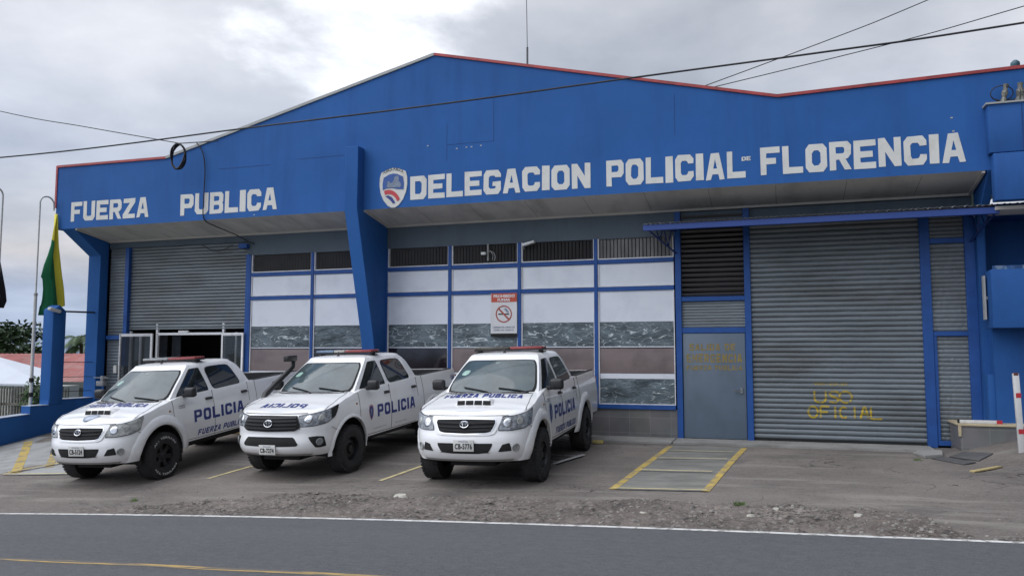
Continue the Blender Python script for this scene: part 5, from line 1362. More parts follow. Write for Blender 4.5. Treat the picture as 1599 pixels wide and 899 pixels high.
LAMPN = glass('clear_headlamp', (0.22, 0.24, 0.265), rough=0.08, ior=1.6, var=0.7, vs_=16)
REDL = glass('red_beacon_lens', (0.27, 0.045, 0.045), rough=.15, ior=1.5, var=.2, vs_=8)
BLUL = glass('blue_beacon_lens', (0.16, 0.24, 0.34), rough=.15, ior=1.5, var=.3, vs_=8)
CLRL = glass('grey_beacon_lens', (0.30, 0.31, 0.31), rough=.15, ior=1.5, var=.3, vs_=8)
SILV = glass('silver_beacon_lens', (0.42, 0.40, 0.36), rough=.15, ior=1.5, var=.3, vs_=8)
DKL = glass('dark_beacon_lens', (0.07, 0.065, 0.05), rough=.15, ior=1.5, var=.4, vs_=8)

def place_truck(root, T, x, y, yaw):
    """stand the truck on the sloping lot: nose at (x, y), tail towards the building"""
    c, s_ = math.cos(R(yaw)), math.sin(R(yaw))
    P = []
    for u, v in ((-.775, T.fa), (.775, T.fa), (-.775, T.ra), (.775, T.ra)):
        wx, wy = x + c * u - s_ * v, y + s_ * u + c * v; P.append(Vector((wx, wy, gz(wx, wy) + .004)))
    fr, re = (P[0] + P[1]) / 2, (P[2] + P[3]) / 2
    Y = (re - fr).normalized(); X = ((P[1] - P[0]) + (P[3] - P[2])).normalized(); Z = X.cross(Y).normalized(); X = Y.cross(Z)
    o = fr - Y * T.fa
    root.matrix_world = Matrix(((X.x, Y.x, Z.x, o.x), (X.y, Y.y, Z.y, o.y), (X.z, Y.z, Z.z, o.z), (0, 0, 0, 1)))
sd_old = [('POLICIA', 1.72, 3.14, .82, 1.03, NAVY, 0, .06), ('FUERZA PUBLICA', 1.82, 3.20, .575, .675, NAVY, .35, .03),
          ('UNIDAD', 1.36, 1.52, 1.145, 1.165, BLK, 0, .02), ('POLICIAL', 1.36, 1.52, 1.11, 1.13, BLK, 0, .02)]
r1, T1 = truck('pickup_truck', 'older white police pickup with raised white tyre lettering, leftmost beside the hatched bay', plate='CB-5124',
               lights=[(-.59, -.02, CLRL), (-.01, .59, REDL)], dec=dict(side=sd_old, bonnet_shield=True), white_letters=True)
place_truck(r1, T1, -10.72, -6.26, 1.0)
r2, T2 = truck('pickup_truck', 'newer white police pickup with black snorkel and plain steel wheels, in the middle', new=True, plate='CB-7274', scoop=False, flares=False,
               lights=[(-.59, -.22, BLUL), (-.21, .02, SILV), (.03, .59, REDL)], snorkel=True, steel=True,
               dec=dict(side=[('POLICIA', 1.87, 3.28, .80, 1.01, NAVY, 0, .06), ('fuerzapublica.go.cr', 1.72, 2.18, .60, .625, GREYV, 0, .02), ('Seguridad Publica', 2.5, 2.95, .60, .625, GREYV, 0, .02), ('UAR', 5.0, 5.18, 1.17, 1.27, NAVY, 0, .04)],
                        bonnet_mirror=True, side_shield=(1.66, .90, .085, .135, True)))
place_truck(r2, T2, -7.64, -5.57, -2.1)
r3, T3 = truck('pickup_truck', 'older white police pickup, rightmost of the three, with a shield decal on its door', plate='CB-5776',
               lights=[(-.59, .02, DKL), (.03, .59, REDL)], dec=dict(side=sd_old, side_shield=(1.50, .93, .095, .16, False)))
place_truck(r3, T3, -4.21, -5.88, 1.06)
# ------------------------------------------------------------------ right hand neighbour
NB = empty('blue_annex', (5.5, -1.0, .2)); tag(NB, 'blue annex at the right edge with a projecting upper box and a wall cabinet', 'building')
def npart(o, par=None):
    p = par or NB; bpy.context.view_layer.update(); o.parent = p; o.matrix_parent_inverse = p.matrix_world.inverted(); return o
BLUE2 = mat('annex_blue_paint', (0.021, 0.092, 0.290), spec=0.22, rough=0.7, var=0.12, vscale=0.9, bump=0.001, stain=(0.018, 0.06, 0.21), stain_scale=1.6, stain_amt=0.5, stain_stretch=(1.5, 1, .3))
npart(MB().box(3.56, 9, -.48, 10, .05, 2.36).build('wall', BLUE2))
npart(MB().box(3.56, 9, .75, 10, 2.36, 4.42).build('wall', BLUE2))
npart(MB().box(3.44, 3.56, -.2, .0, .1, 4.40).build('wall', BLUE2))
npart(MB().box(3.455, 3.56, -.46, -.2, .2, 1.55).build('wall_panel', BLUE2, bevel=.005))
npart(MB().box(3.56, 9, -1.0, .80, 4.40, 4.46).build('ceiling', BLUE2))
up = npart(MB().box(3.455, 9, -1.36, FY - .01, 5.275, 6.10).build('upper_wall', BLUE2, bevel=.006))
up2 = npart(MB().box(3.50, 9, -1.39, FY - .01, 4.46, 5.255).build('upper_wall', BLUE2, bevel=.006))
npart(MB().box(3.94, 3.955, -1.366, -1.36, 5.3, 6.08).build('seam', bpy.data.materials['dark_blue_seam']), up)
npart(MB().box(3.96, 3.975, -1.396, -1.39, 4.5, 5.24).build('seam', bpy.data.materials['dark_blue_seam']), up2)
npart(MB().box(3.42, 9, -1.39, FY, 6.10, 6.13).build('coping', GRYT), up)
npart(MB().box(3.55, 9, -1.12, -.48, 4.34, 4.40).build('gutter', SOFT))
cab_ = npart(MB().box(3.46, 6, -1.0, -.48, 2.345, 3.34).build('cabinet', BLUE2, bevel=.01))
npart(MB().box(3.40, 3.43, -.72, -.60, 2.5, 3.26).box(3.43, 3.462, -.69, -.62, 2.85, 2.90).build('hinge_bar', GRYT), cab_)
lg = MB()
lg.box(3.60, 9, -.50, -.47, 3.34, 3.45)
npart(lg.build('ledge_block', mat('worn_blue_ledge', (.035, .10, .26), rough=.7, var=.3, vscale=6, stain=(.22, .30, .40), stain_scale=7, stain_amt=.9, stain_lo=.52, stain_hi=.6, stain_stretch=(1, 1, .3))))
# service cable loops and insulator above the annex
et = MB()
et.tube([(3.52 + .17 + .17 * math.cos(t), -1.28, 6.30 + .13 * math.sin(t)) for t in [i * .35 for i in range(19)]], .009, 6)
et.tube([(3.55, -1.27, 6.22), (3.7, -1.25, 6.17), (3.95, -1.27, 6.19), (4.3, -1.28, 6.22)], .010, 6)
et.tube([(3.6, -1.28, 6.17), (3.8, -1.24, 6.13), (4.1, -1.25, 6.16)], .008, 6)
ins = MB(); zz_ = [(.0, .05), (.03, .065), (.05, .035), (.08, .065), (.10, .035), (.13, .06), (.16, .03), (.22, .025)]
for x0, tl in ((3.70, .35), (3.92, .3), (3.99, -.2)):
    pts = [(x0 + tl * a * .8, -1.30, 6.14 + a * 1.5) for a in (0, .05, .10, .15, .2)]
    ins.tube(pts, [.05, .035, .052, .034, .045], 8)
ins.build('insulator', mat('insulator_mix', (.10, .10, .09), rough=.5, var=.6, vscale=20, stain=(.35, .34, .28), stain_scale=18, stain_amt=.9), None)
io = bpy.data.objects['insulator']; cb = et.build('service_cable', CABLE, smooth=60)
io.parent = cb
tag(cb, 'looped black service cables with insulators on top of the blue annex', 'cable')
gl = MB().lathe([(0, .06), (.05, .075), (.09, .07), (.13, .03), (.14, 0)], (fx(4.18), FY + .1, fz(7.03) + .02), 12, 'z').build('roof_lamp', mat('teal_lamp', (.03, .09, .12), rough=.4), smooth=50)
tag(gl, 'small round teal lamp on the parapet at the far right', 'lamp')

# ------------------------------------------------------------------ ramp, planter, barrier
def ramp_z(x, y):
    k = min(max((x - 2.75) / 1.3, 0), 1.6) * min(max((y + 3.4) / 1.6, 0), 1)
    return gz(x, y) + .012 * noise.noise(Vector((x * .7, y * .7, 0))) - .01 + .30 * k + .022 * min(max((x - 2.1) / .12, 0), 1) * min(max((y + 6.2 - (x - 2) * .8) / .6, 0), 1)
sheet('ramp', frange(2.06, 12, .12), frange(-6.6, -.3, .12), ramp_z, GL)
def pave_piece(name, pts, h, m, z=None, label=None, cat=None):
    zz0 = [ramp_z(x, y) for x, y in pts]; n = len(pts)
    vs = [(x, y, z_ + .002) for (x, y), z_ in zip(pts, zz0)] + [(x, y, z_ + h) for (x, y), z_ in zip(pts, zz0)]
    o = MB().add(vs, [tuple(range(n)), tuple(range(n, 2 * n))] + [(i, (i + 1) % n, n + (i + 1) % n, n + i) for i in range(n)]).build(name, m, bevel=.004, seg=1)
    return tag(o, label, cat)
pave_piece('manhole_cover', [(2.30, -1.75), (2.66, -2.35), (2.86, -2.2), (2.50, -1.5)], .02, MANH, label='dark manhole cover in the tarmac, the left one of the pair', cat='manhole cover')
pave_piece('manhole_cover', [(2.62, -1.45), (2.92, -2.1), (3.20, -1.75), (2.92, -1.05)], .02, MANH, label='dark manhole cover in the tarmac below the planter wall', cat='manhole cover')
pave_piece('concrete_patch', [(2.12, -1.15), (2.22, -1.7), (2.52, -1.5), (2.62, -.85), (2.3, -.8)], .05, CONC, label='raised concrete kerb patch beside the blue shutter post', cat='kerb')
pave_piece('kerb_stone', [(2.58, -3.14), (3.04, -2.72), (3.09, -2.78), (2.63, -3.21)], .025, mat('yellow_kerb_paint', (.40, .32, .15), rough=.8, var=.2, vscale=9, stain=(.15, .13, .11), stain_scale=9, stain_amt=.8), label='short yellow painted kerb stone lying in front of the manholes', cat='kerb')
pl_ = MB().add([(2.91, -.84, .1), (9, -.84, .3), (9, -.84, .68), (2.91, -.84, .68), (2.91, .0, .1), (9, 0.0, .1), (9, 0, .68), (2.91, 0, .68)], [(0, 1, 2, 3), (4, 7, 6, 5), (0, 3, 7, 4), (3, 2, 6, 7), (1, 5, 6, 2), (0, 4, 5, 1)])
po = pl_.build('planter_wall', TILEB); tag(po, 'low grey tiled planter wall with a pale yellow rim under the annex', 'wall')
MB().box(2.88, 9, -.87, .03, .68, .715).box(2.885, 2.93, -.868, -.82, .5, .68).build('coping', mat('cream_coping', (.48, .40, .26), rough=.7, var=.15, vscale=4), po, bevel=.004, seg=1)
ar = MB().box(-.32, .32, -.035, .035, 0, .055, Matrix.Translation((3.25, -.72, .717)) @ Matrix.Rotation(R(-3), 4, 'Z')).build('barrier_bar', POLEM, bevel=.006)
tag(ar, 'white barrier bar with a red end lying on the planter wall', 'barrier')
MB().box(.24, .325, -.038, .038, -.002, .058, Matrix.Translation((3.25, -.72, .717)) @ Matrix.Rotation(R(-3), 4, 'Z')).build('red_band', REDP, ar)
MB().box(-.345, -.318, -.036, .036, .0, .056, Matrix.Translation((3.25, -.72, .717)) @ Matrix.Rotation(R(-3), 4, 'Z')).build('end_cap', BLKM, ar)
bz0 = ramp_z(3.55, -1.93)
bp = empty('barrier_post', (3.555, -1.93, bz0 - .02), (0, R(-1.6), 0)); tag(bp, 'upright white barrier pole with red squares standing at the right edge', 'barrier pole')
MB().box(-.043, .043, -.03, .03, 0, 1.24).build('pole', POLEM, bp, bevel=.005)
for z0 in (.30, .86): MB().box(-.030 if z0 < .5 else -.025, .046, -.0325, .0325, z0, z0 + .075).build('red_band', REDP, bp)
MB().box(-.035, .035, -.032, .032, 1.205, 1.25).build('pole_cap', mat('rusty_cap', (.10, .03, .025), rough=.8), bp, bevel=.006)

# ------------------------------------------------------------------ left boundary wall, gate pier, poles, flags
wl_ = MB()
prof = [(-9.5, -1.6), (-9.5, .30), (-6, .40), (-2.05, .50), (-2.05, .685), (-1.18, .685), (-1.18, .80), (0.0, .80), (0, -1.6)]
prof = [(-9.5, -1.6), (-9.5, .12), (-5.2, .34), (-2.05, .50), (-2.05, .685), (-1.56, .685), (-1.56, .80), (0.0, .80), (0, -1.6)]
bw_ = wl_.prism(prof, -16.98, -16.70, 'x').build('boundary_wall', BLUE); tag(bw_, 'low blue boundary wall stepping down beside the hatched bay', 'wall')
PT = mat('worn_coping', (.38, .42, .50), rough=.8, var=.25, vscale=8)
cpm = MB()
for (y0, z0), (y1, z1) in (((-9.5, .12), (-5.2, .34)), ((-5.2, .34), (-2.05, .50)), ((-2.05, .685), (-1.56, .685)), ((-1.17, .80), (0, .80))):
    cpm.add([(-16.99, y0, z0), (-16.99, y1, z1), (-16.69, y1, z1), (-16.69, y0, z0), (-16.99, y0, z0 + .012), (-16.99, y1, z1 + .012), (-16.69, y1, z1 + .012), (-16.69, y0, z0 + .012)], [(0, 1, 2, 3), (4, 5, 6, 7), (0, 1, 5, 4), (3, 2, 6, 7), (0, 3, 7, 4), (1, 2, 6, 5)])
cpm.build('coping', PT, bw_)
pr_ = MB().prism([(-1.55, .70), (-1.55, 2.98), (-1.37, 3.10), (-1.18, 2.96), (-1.18, .70)], -17.0, -16.685, 'x').build('gate_pier', BLUE, bevel=.008)
tag(pr_, 'tall blue gate pier standing on the boundary wall behind the flag', 'pillar')
wf = MB(); wf.tube([(-16.74, -1.18, 2.955), (-16.74, -.27, 2.975)], .022, 8)
wf.tube([(-16.74, -1.18, 2.975), (-16.74, -1.62, 2.99)], .012, 6)
for z in (1.71, 1.345, .99): wf.tube([(-16.74, -1.18, z), (-16.74, -.27, z - .01)], .008, 5)
tag(wf.build('wire_fence', CABLE), 'dark bar and wires strung between the gate pier and the station', 'fence')
lp = empty('pier_lamp', (-16.66, -1.50, 2.965), (0, 0, R(90))); tag(lp, 'small white floodlight fixed near the top of the blue gate pier', 'lamp')
MB().box(-.20, .12, -.05, .06, -.045, .03, Matrix.Rotation(R(12), 4, 'Y')).build('lamp_head', POLEM, lp, bevel=.02)
MB().box(.10, .20, -.02, .02, -.01, .02).build('arm', BLKM, lp)
mbx = empty('meter_box', (-16.2, -.5, .209)); tag(mbx, 'small grey box on a thin post beside the left ribbed panel', 'box')
MB().box(-.10, .12, -.06, .06, .90, 1.02).box(.02, .10, -.05, .05, 1.02, 1.15).build('box_body', mat('box_grey', (.28, .29, .31), rough=.5, var=.15), mbx, bevel=.008)
MB().tube([(.08, 0, 0), (.08, 0, .92)], .03, 8).build('post', BLUEF, mbx)
MB().box(-.22, .25, -.03, .03, 1.10, 1.115).build('bracket', GRYT, mbx)
def flagpole(y, z0, zt_, dirn, label):
    t = empty('flag_pole', (-17.2, y, z0)); tag(t, label, 'flag pole', 'white bent flag poles by the gate pier')
    h = zt_ - z0
    MB().tube([(0, 0, 0), (0, 0, h * .52)], .038, 10).build('lower_pole', POLEM, t, smooth=50)
    r_ = .20
    pts = [(0, 0, h * .52), (0, 0, h - r_)] + [(0, dirn * (r_ - r_ * math.cos(R(a))), h - r_ + r_ * .9 * math.sin(R(a))) for a in range(15, 166, 15)] + [(0, dirn * r_ * 2.02, h - r_ - .14)]
    MB().tube(pts, .020, 8).build('bent_arm', POLEM, t, smooth=50)
    MB().lathe([(-.03, .045), (.03, .045)], (0, 0, h * .52), 12, 'z').build('collar', GRYT, t)
    for zz1 in (.20, .55): MB().lathe([(0, .055), (.1, .055)], (0, 0, zz1), 12, 'z').build('clamp', BLKM, t)
flagpole(-1.62, .68, 5.83, 1, 'white flag pole with a hooked top carrying the green and yellow flag')
flagpole(-2.62, .48, 5.80, -1, 'white flag pole with a hooked top at the left edge beside the black flag')
def flag(name, base, rows_, m_, label, seed, yellow=None):
    """limp flag hanging from a point: rows of (z, y0, y1)"""
    g = []
    for (z, y0, y1) in rows_:
        r_ = []
        for i in range(25):
            t = i / 24; y = lerp(y0, y1, t)
            r_.append((base + .045 * math.sin(t * 9 + z * 1.3 + seed) + .008 * math.sin(t * 23 + z * 3) * min(1, (rows_[0][0] - z) * 1.2), y, z))
        g.append(r_)
    o = MB().grid(g).build(name, m_, smooth=60, solid=.004)
    return tag(o, label, 'flag')
def flag_mat():
    m = bpy.data.materials.new('green_yellow_flag'); m.use_nodes = True; nt = m.node_tree; b = nt.nodes['Principled BSDF']
    t = nt.nodes.new('ShaderNodeTexCoord'); s_ = nt.nodes.new('ShaderNodeSeparateXYZ'); nt.links.new(t.outputs['Object'], s_.inputs[0])
    # the upper corner and the trailing edge are yellow, the rest green
    a = M_(nt, 'GREATER_THAN', M_(nt, 'SUBTRACT', s_.outputs[2], M_(nt, 'MULTIPLY', s_.outputs[1], -.9)), 3.58)
    e_ = M_(nt, 'GREATER_THAN', M_(nt, 'ADD', s_.outputs[1], M_(nt, 'MULTIPLY', M_(nt, 'SUBTRACT', s_.outputs[2], 3.1), .16)), -1.00)
    f = M_(nt, 'MAXIMUM', a, e_)
    mm = nt.nodes.new('ShaderNodeMix'); mm.data_type = 'RGBA'; nt.links.new(f, mm.inputs['Factor'])
    mm.inputs['A'].default_value = (.012, .17, .065, 1); mm.inputs['B'].default_value = (.70, .62, .06, 1)
    nt.links.new(mm.outputs['Result'], b.inputs['Base Color']); b.inputs['Roughness'].default_value = .8
    return m
flag('flag', -17.14, [(5.40, -1.22, -1.19), (5.0, -1.27, -1.14), (4.6, -1.31, -1.10), (4.35, -1.37, -1.06), (4.1, -1.45, -1.02), (3.8, -1.51, -.97), (3.74, -1.46, -.95), (3.5, -1.43, -.90), (3.25, -1.45, -.86), (3.12, -1.48, -.84), (3.05, -1.52, -1.05), (2.85, -1.56, -1.25)], flag_mat(), 'limp green and yellow flag hanging in front of the gate pier', 0)
flag('flag', -17.3, [(4.55, -3.05, -2.62), (4.1, -3.0, -2.50), (3.7, -2.95, -2.42), (3.4, -2.90, -2.36), (3.15, -2.85, -2.33), (2.98, -2.78, -2.40)], mat('black_cloth', (.008, .008, .012), rough=.9), 'limp black flag hanging at the left edge', 2)

# ------------------------------------------------------------------ overhead cables
def span(pts, r, label, name='overhead_cable'):
    """smooth cable through points"""
    P = [Vector(p) for p in pts]; out_ = []
    for i in range(len(P) - 1):
        p0, p1, p2, p3 = P[max(i - 1, 0)], P[i], P[i + 1], P[min(i + 2, len(P) - 1)]
        for k in range(10):
            t = k / 10
            out_.append(.5 * ((2 * p1) + (p2 - p0) * t + (2 * p0 - 5 * p1 + 4 * p2 - p3) * t * t + (3 * p1 - p0 - 3 * p2 + p3) * t ** 3))
    out_.append(P[-1]); o = MB().tube(out_, r, 6).build(name, CABLE, smooth=60)
    return tag(o, label, 'cable')
span([(-30, -2.5, 6.9), (-17.5, -2.5, 6.57), (-10.31, -2.5, 6.66), (-5.94, -2.5, 6.73), (-2.48, -2.5, 6.83), (.97, -2.5, 6.92), (3.74, -2.5, 7.03), (14, -2.5, 7.6)], .017, 'thick black cable sagging right across in front of the blue parapet')
span([(-26, -1.6, 10.1), (-18.72, -1.6, 8.08), (-15.96, -1.6, 7.43), (-13.29, -1.6, 6.82), (-13.07, -1.6, 6.77), (-12.71, -1.45, 6.80), (-12.30, -1.2, 6.86)], .011, 'thin black cable coming down from the left to the cable coil')
span([(-2.9, 12, 11.2), (2.0, 12, 12.57), (4.96, 12, 13.5), (14, 12, 16.6)], .016, 'steeper of the two thin cables in the sky right of the gable')
span([(-2.3, 12, 11.25), (3.96, 12, 12.19), (7.66, 12, 12.9), (16, 12, 14.6)], .016, 'flatter of the two thin cables in the sky right of the gable')
span([(-12.9, -1.22, 6.86), (-12.74, -1.2, 6.62), (-12.66, -1.2, 6.2), (-12.68, -1.19, 5.5), (-12.66, -1.18, 5.05), (-12.58, -.9, 4.92), (-12.45, -.35, 4.80), (-12.2, -.06, 4.62), (-12.1, -.06, 4.6)], .013, 'loose black cable hanging down over the painted word PUBLICA')
span([(-13.6, -.07, 4.62), (-13.3, -.08, 4.47), (-13.0, -.08, 4.46), (-12.7, -.07, 4.58)], .010, 'short drooping cable at the top corner of the left shutter')
co = MB()
for k in range(5):
    rr = .255 + .010 * (k % 2); co.tube([(-13.09 + rr * .75 * math.cos(t), -1.6 + .012 * (k - 2) + .03 * math.sin(t * 2 + k), 6.46 + rr * 1.12 * math.sin(t)) for t in [i * 2 * math.pi / 36 for i in range(37)]], .017, 6, cap=False)
tag(co.build('cable_coil', CABLE, smooth=60), 'black coil of cable hanging where the left roofline steps up', 'cable coil')

# ------------------------------------------------------------------ neighbours and trees on the left
RROOF = mat('rusty_red_roof', (0.30, 0.085, 0.075), rough=.7, var=.25, vscale=1.5, stretch=(1, .3, 1), stain=(.36, .22, .20), stain_scale=1.2, stain_amt=.7, stain_lo=.45, stain_hi=.7)
WROOF = mat('white_sheet_roof', (.50, .54, .60), rough=.5, var=.06, vscale=.8)
CREAM = mat('cream_house_wall', (.46, .46, .43), rough=.85, var=.08)
GREYW = mat('grey_green_wall', (.14, .16, .15), rough=.8, var=.1)
def corr(x0, y0, z0, x1, y1, z1, n=60, d=.03, per=None):
    """corrugated sheet from eave line (x0..x1 at y0,z0) up to ridge (y1,z1)"""
    r0, r1 = [], []
    for i in range(n * 2 + 1):
        x = lerp(x0, x1, i / (n * 2)); h = d * (i % 2)
        r0.append((x, y0, z0 + h)); r1.append((x, y1, z1 + h))
    return [r0, r1]
h1 = empty('red_roof_house', (-31, 14, -2.2)); tag(h1, 'single storey house with a rusty red tin roof beyond the boundary wall', 'house')
h1.rotation_euler = (0, 0, R(14)); 
def hpart(h, o): o.parent = h; return o
hpart(h1, MB().grid(corr(-9, -4.4, 2.9, 8, 0, 4.12, 70)).grid(corr(-9, 4.4, 2.9, 8, 0, 4.12, 70)).build('roof', RROOF, weld=False))
hpart(h1, MB().box(-8.6, 7.6, -3.9, 3.9, 0, 2.95).build('wall', CREAM))
hpart(h1, MB().box(-9, 8, -4.45, -4.38, 2.68, 2.94).build('fascia_board', GREYW))
for x in (-6, -2.2, 1.6, 4.6):
    wv = hpart(h1, MB().box(x, x + 1.1, -3.96, -3.88, 1.1, 2.2).build('window', DGL)); 
h2 = empty('white_roof_house', (-26.5, 7.6, -1.8)); tag(h2, 'low house with a white sheet roof and grey wall behind the flag pole', 'house')
hpart(h2, MB().add([(-6, -1.6, 2.62), (.9, -1.4, 2.60), (.2, -.6, 2.78), (-1.5, 0.6, 3.12), (-6, 1.6, 3.75), (-6, -1.6, 2.54), (.9, -1.4, 2.52), (.2, -.6, 2.70), (-1.5, .6, 3.04), (-6, 1.6, 3.67)], [(0, 1, 2, 3, 4), (5, 6, 7, 8, 9), (0, 1, 6, 5), (1, 2, 7, 6), (2, 3, 8, 7), (3, 4, 9, 8), (4, 0, 5, 9)]).build('roof', WROOF))
hpart(h2, MB().box(-6, .6, -1.2, 0.4, 0, 2.50).build('wall', CREAM))
hpart(h2, MB().box(-6, .8, -1.45, -1.38, 2.20, 2.50).build('fascia_board', GREYW))
hpart(h2, MB().box(-.9, .2, -1.26, -1.18, .9, 2.0).build('window', DGL))
h3 = empty('hillside_house', (-43.4, 18.6, -2.5)); tag(h3, 'small pale house with a tan roof among the trees at the far left', 'house')
hpart(h3, MB().box(-2, .2, -1.5, -.6, 0, 5.25).build('wall', CREAM))
hpart(h3, MB().prism([(-2.3, 4.70), (1.2, 4.45), (3.2, 4.05), (3.2, 3.97), (-2.3, 4.58)], -2.6, -1.6, 'y').build('roof', mat('tan_roof', (.30, .25, .20), rough=.8)))
# white garden wall and slatted fence
gw = MB().box(-26, -23.45, 3.05, 3.2, -2.5, .78).build('garden_wall', mat('white_garden_wall', (.55, .55, .54), rough=.85, var=.08)); tag(gw, 'white garden wall at the left edge behind the boundary wall', 'wall')
sf = empty('slat_fence', (-22.3, 2.6, -1.6)); tag(sf, 'weathered grey slatted fence between the white garden wall and the shrub', 'fence')
sl2 = MB()
for i in range(26): sl2.box(-1.15 + i * .1, -1.15 + i * .1 + .055, -.02 + i * .012, .01 + i * .012, 0, 2.45 + .03 * (i % 3))
sl2.box(-1.15, 1.5, .02, .06, 1.9, 1.98); sl2.build('slats', mat('grey_timber', (.12, .115, .10), rough=.9, var=.3, vscale=5), sf)
LEAF = []
for i, c in enumerate(((.020, .050, .014), (.035, .075, .020), (.055, .105, .028), (.016, .036, .014))):
    m_ = mat('leaf_%s' % ('dark', 'mid', 'light', 'deep')[i], c, rough=.6, var=.35, vscale=3); LEAF.append(m_)
def crown(name, par, blobs, n, size, mats, seed):
    rn = random.Random(seed); mb = MB(); mi = []
    tot = sum(b_[3] ** 2 for b_ in blobs)
    for (x, y, z, r_, sq) in blobs:
        for _ in range(int(n * r_ ** 2 / tot)):
            d = Vector((rn.gauss(0, 1), rn.gauss(0, 1), rn.gauss(0, 1))).normalized() * r_ * rn.uniform(.35, 1.08)
            c = Vector((x, y, z)) + Vector((d.x, d.y, d.z * sq)); s_ = size * rn.uniform(.6, 1.4)
            a = Vector((rn.uniform(-1, 1), rn.uniform(-1, 1), rn.uniform(-.6, .6))).normalized(); b_ = a.cross(Vector((rn.uniform(-1, 1), rn.uniform(-1, 1), rn.uniform(-1, 1)))).normalized()
            mb.add([c - a * s_, c + b_ * s_ * .42, c + a * s_, c - b_ * s_ * .42], [(0, 1, 2, 3)])
            mi.append(rn.choice(mats))
    o = mb.build(name, None, par, weld=False)
    for m_ in LEAF: o.data.materials.append(m_)
    for p, k in zip(o.data.polygons, mi): p.material_index = k
    return o
BARK = mat('bark', (.07, .055, .04), rough=.95, var=.3, vscale=4)
def tree(x, y, z, h, w, seed, label, mats=(0, 0, 1, 3), n=1500, size=.22):
    t = empty('tree', (x, y, z)); tag(t, label, 'tree', 'trees beyond the neighbouring roofs'); rn = random.Random(seed)
    mb = MB(); mb.tube([(0, 0, 0), (.1, 0, h * .3), (-.05, .1, h * .62)], [.22, .16, .09], 8); blobs = []
    for k in range(7):
        a = k * 2.4 + rn.random(); rr = w * rn.uniform(.35, .6); hh_ = h * rn.uniform(.5, .92)
        p = (rr * math.cos(a), rr * math.sin(a), hh_); mb.tube([(0, 0, h * rn.uniform(.3, .5)), (p[0] * .5, p[1] * .5, hh_ * .85), p], [.09, .06, .03], 5)
        blobs.append((p[0], p[1], p[2], w * rn.uniform(.28, .45), .75))
    blobs.append((0, 0, h * .8, w * .4, .8))
    mb.build('trunk', BARK, t, smooth=60); crown('crown', t, blobs, n, size, mats, seed)
tree(-50.5, 24.5, -3, 7.3, 3.2, 3, 'tallest bushy tree behind the pale house at the left edge', n=1700)
tree(-47.5, 27, -3, 5.2, 2.4, 5, 'rounded dark tree left of the palms beyond the red roof', n=1200)
tree(-44.5, 27.5, -3, 6.0, 2.2, 8, 'dark tree seen between the gate pier and the station', n=1300)
tree(-45.8, 30, -3, 5.2, 2.8, 11, 'low dark tree behind the gate pier', n=1300)
tree(-53.5, 29, -3, 5.6, 3.4, 13, 'broad dark tree furthest to the left', n=1300, mats=(0, 1, 2, 3))
def palm(x, y, z, h, seed, label, L=2.0):
    t = empty('palm_tree', (x, y, z)); tag(t, label, 'palm tree', 'palms beyond the red roof'); rn = random.Random(seed)
    MB().tube([(0, 0, 0), (.1, .05, h * .5), (.0, 0, h)], [.16, .12, .10], 8).build('trunk', BARK, t, smooth=60)
    fr = MB()
    for k in range(15):
        a = k * 2 * math.pi / 15 + rn.random() * .3; up_ = rn.uniform(.2, .95); LL = L * rn.uniform(.8, 1.1); pts = []
        for i in range(9):
            s_ = i / 8; pts.append(Vector((math.cos(a) * LL * s_ * .85, math.sin(a) * LL * s_ * .85, h + LL * (up_ * s_ - .95 * s_ * s_))))
        side_ = Vector((-math.sin(a), math.cos(a), 0))
        for i in range(8):
            for sg in (-1, 1):
                for q in (.0, .33, .66):
                    p = pts[i].lerp(pts[i + 1], q); dd = (pts[i + 1] - pts[i]).normalized(); ln_ = .42 * L / 2 * math.sin(math.pi * (.12 + .85 * (i + q) / 8)) + .05
                    tip = p + side_ * sg * ln_ + dd * ln_ * .5 - Vector((0, 0, ln_ * .5))
                    fr.add([p, p + dd * .09, tip], [(0, 1, 2)])
    fr.build('fronds', LEAF[1], t, weld=False)
palm(-40.5, 21.8, -3, 5.7, 2, 'palm with spread fronds just left of the gate pier', 1.9)
palm(-41.4, 24.0, -3, 5.5, 4, 'lower palm right behind the gate pier', 1.8)
palm(-38.6, 25.2, -3, 5.9, 6, 'palm showing between the gate pier and the station', 1.9)
sb = empty('shrub', (-20.3, 1.25, -1.2)); tag(sb, 'bright green shrub growing behind the flag pole', 'shrub')
MB().tube([(0, 0, 0), (.05, 0, 1.2), (0, .1, 2.1)], [.05, .03, .01], 6).build('stem', BARK, sb)
crown('foliage', sb, [(0, 0, 2.05, .38, 1.2), (-.25, .0, 1.7, .32, 1.1), (.25, 0, 1.6, .35, 1.1), (0, 0, 1.25, .4, 1)], 900, .07, (1, 2, 2, 2), 21)
# distant tree line right round the horizon, far behind and across the road
fw = []
rn = random.Random(5); tlm = MB(); tmi = []
for i in range(12000):
    a = rn.uniform(0, 2 * math.pi); d = rn.uniform(150, 190); x, y = d * math.cos(a), d * math.sin(a)
    hgt = 5 + 4 * noise.noise(Vector((a * 9, 2, 1)))
    z = -5 + abs(rn.gauss(0, .55)) * hgt; s_ = rn.uniform(.7, 1.5); tx, ty = -math.sin(a), math.cos(a)
    c = Vector((x, y, z)); u_ = Vector((tx, ty, rn.uniform(-.4, .4))) * s_; v_ = Vector((rn.uniform(-.3, .3), rn.uniform(-.3, .3), 1)) * s_ * .6
    tlm.add([c - u_, c - v_, c + u_, c + v_], [(0, 1, 2, 3)])
tl = tlm.build('far_woodland', LEAF[0], weld=False); tag(tl, 'dark line of distant trees along the horizon', 'woodland', kind='stuff')

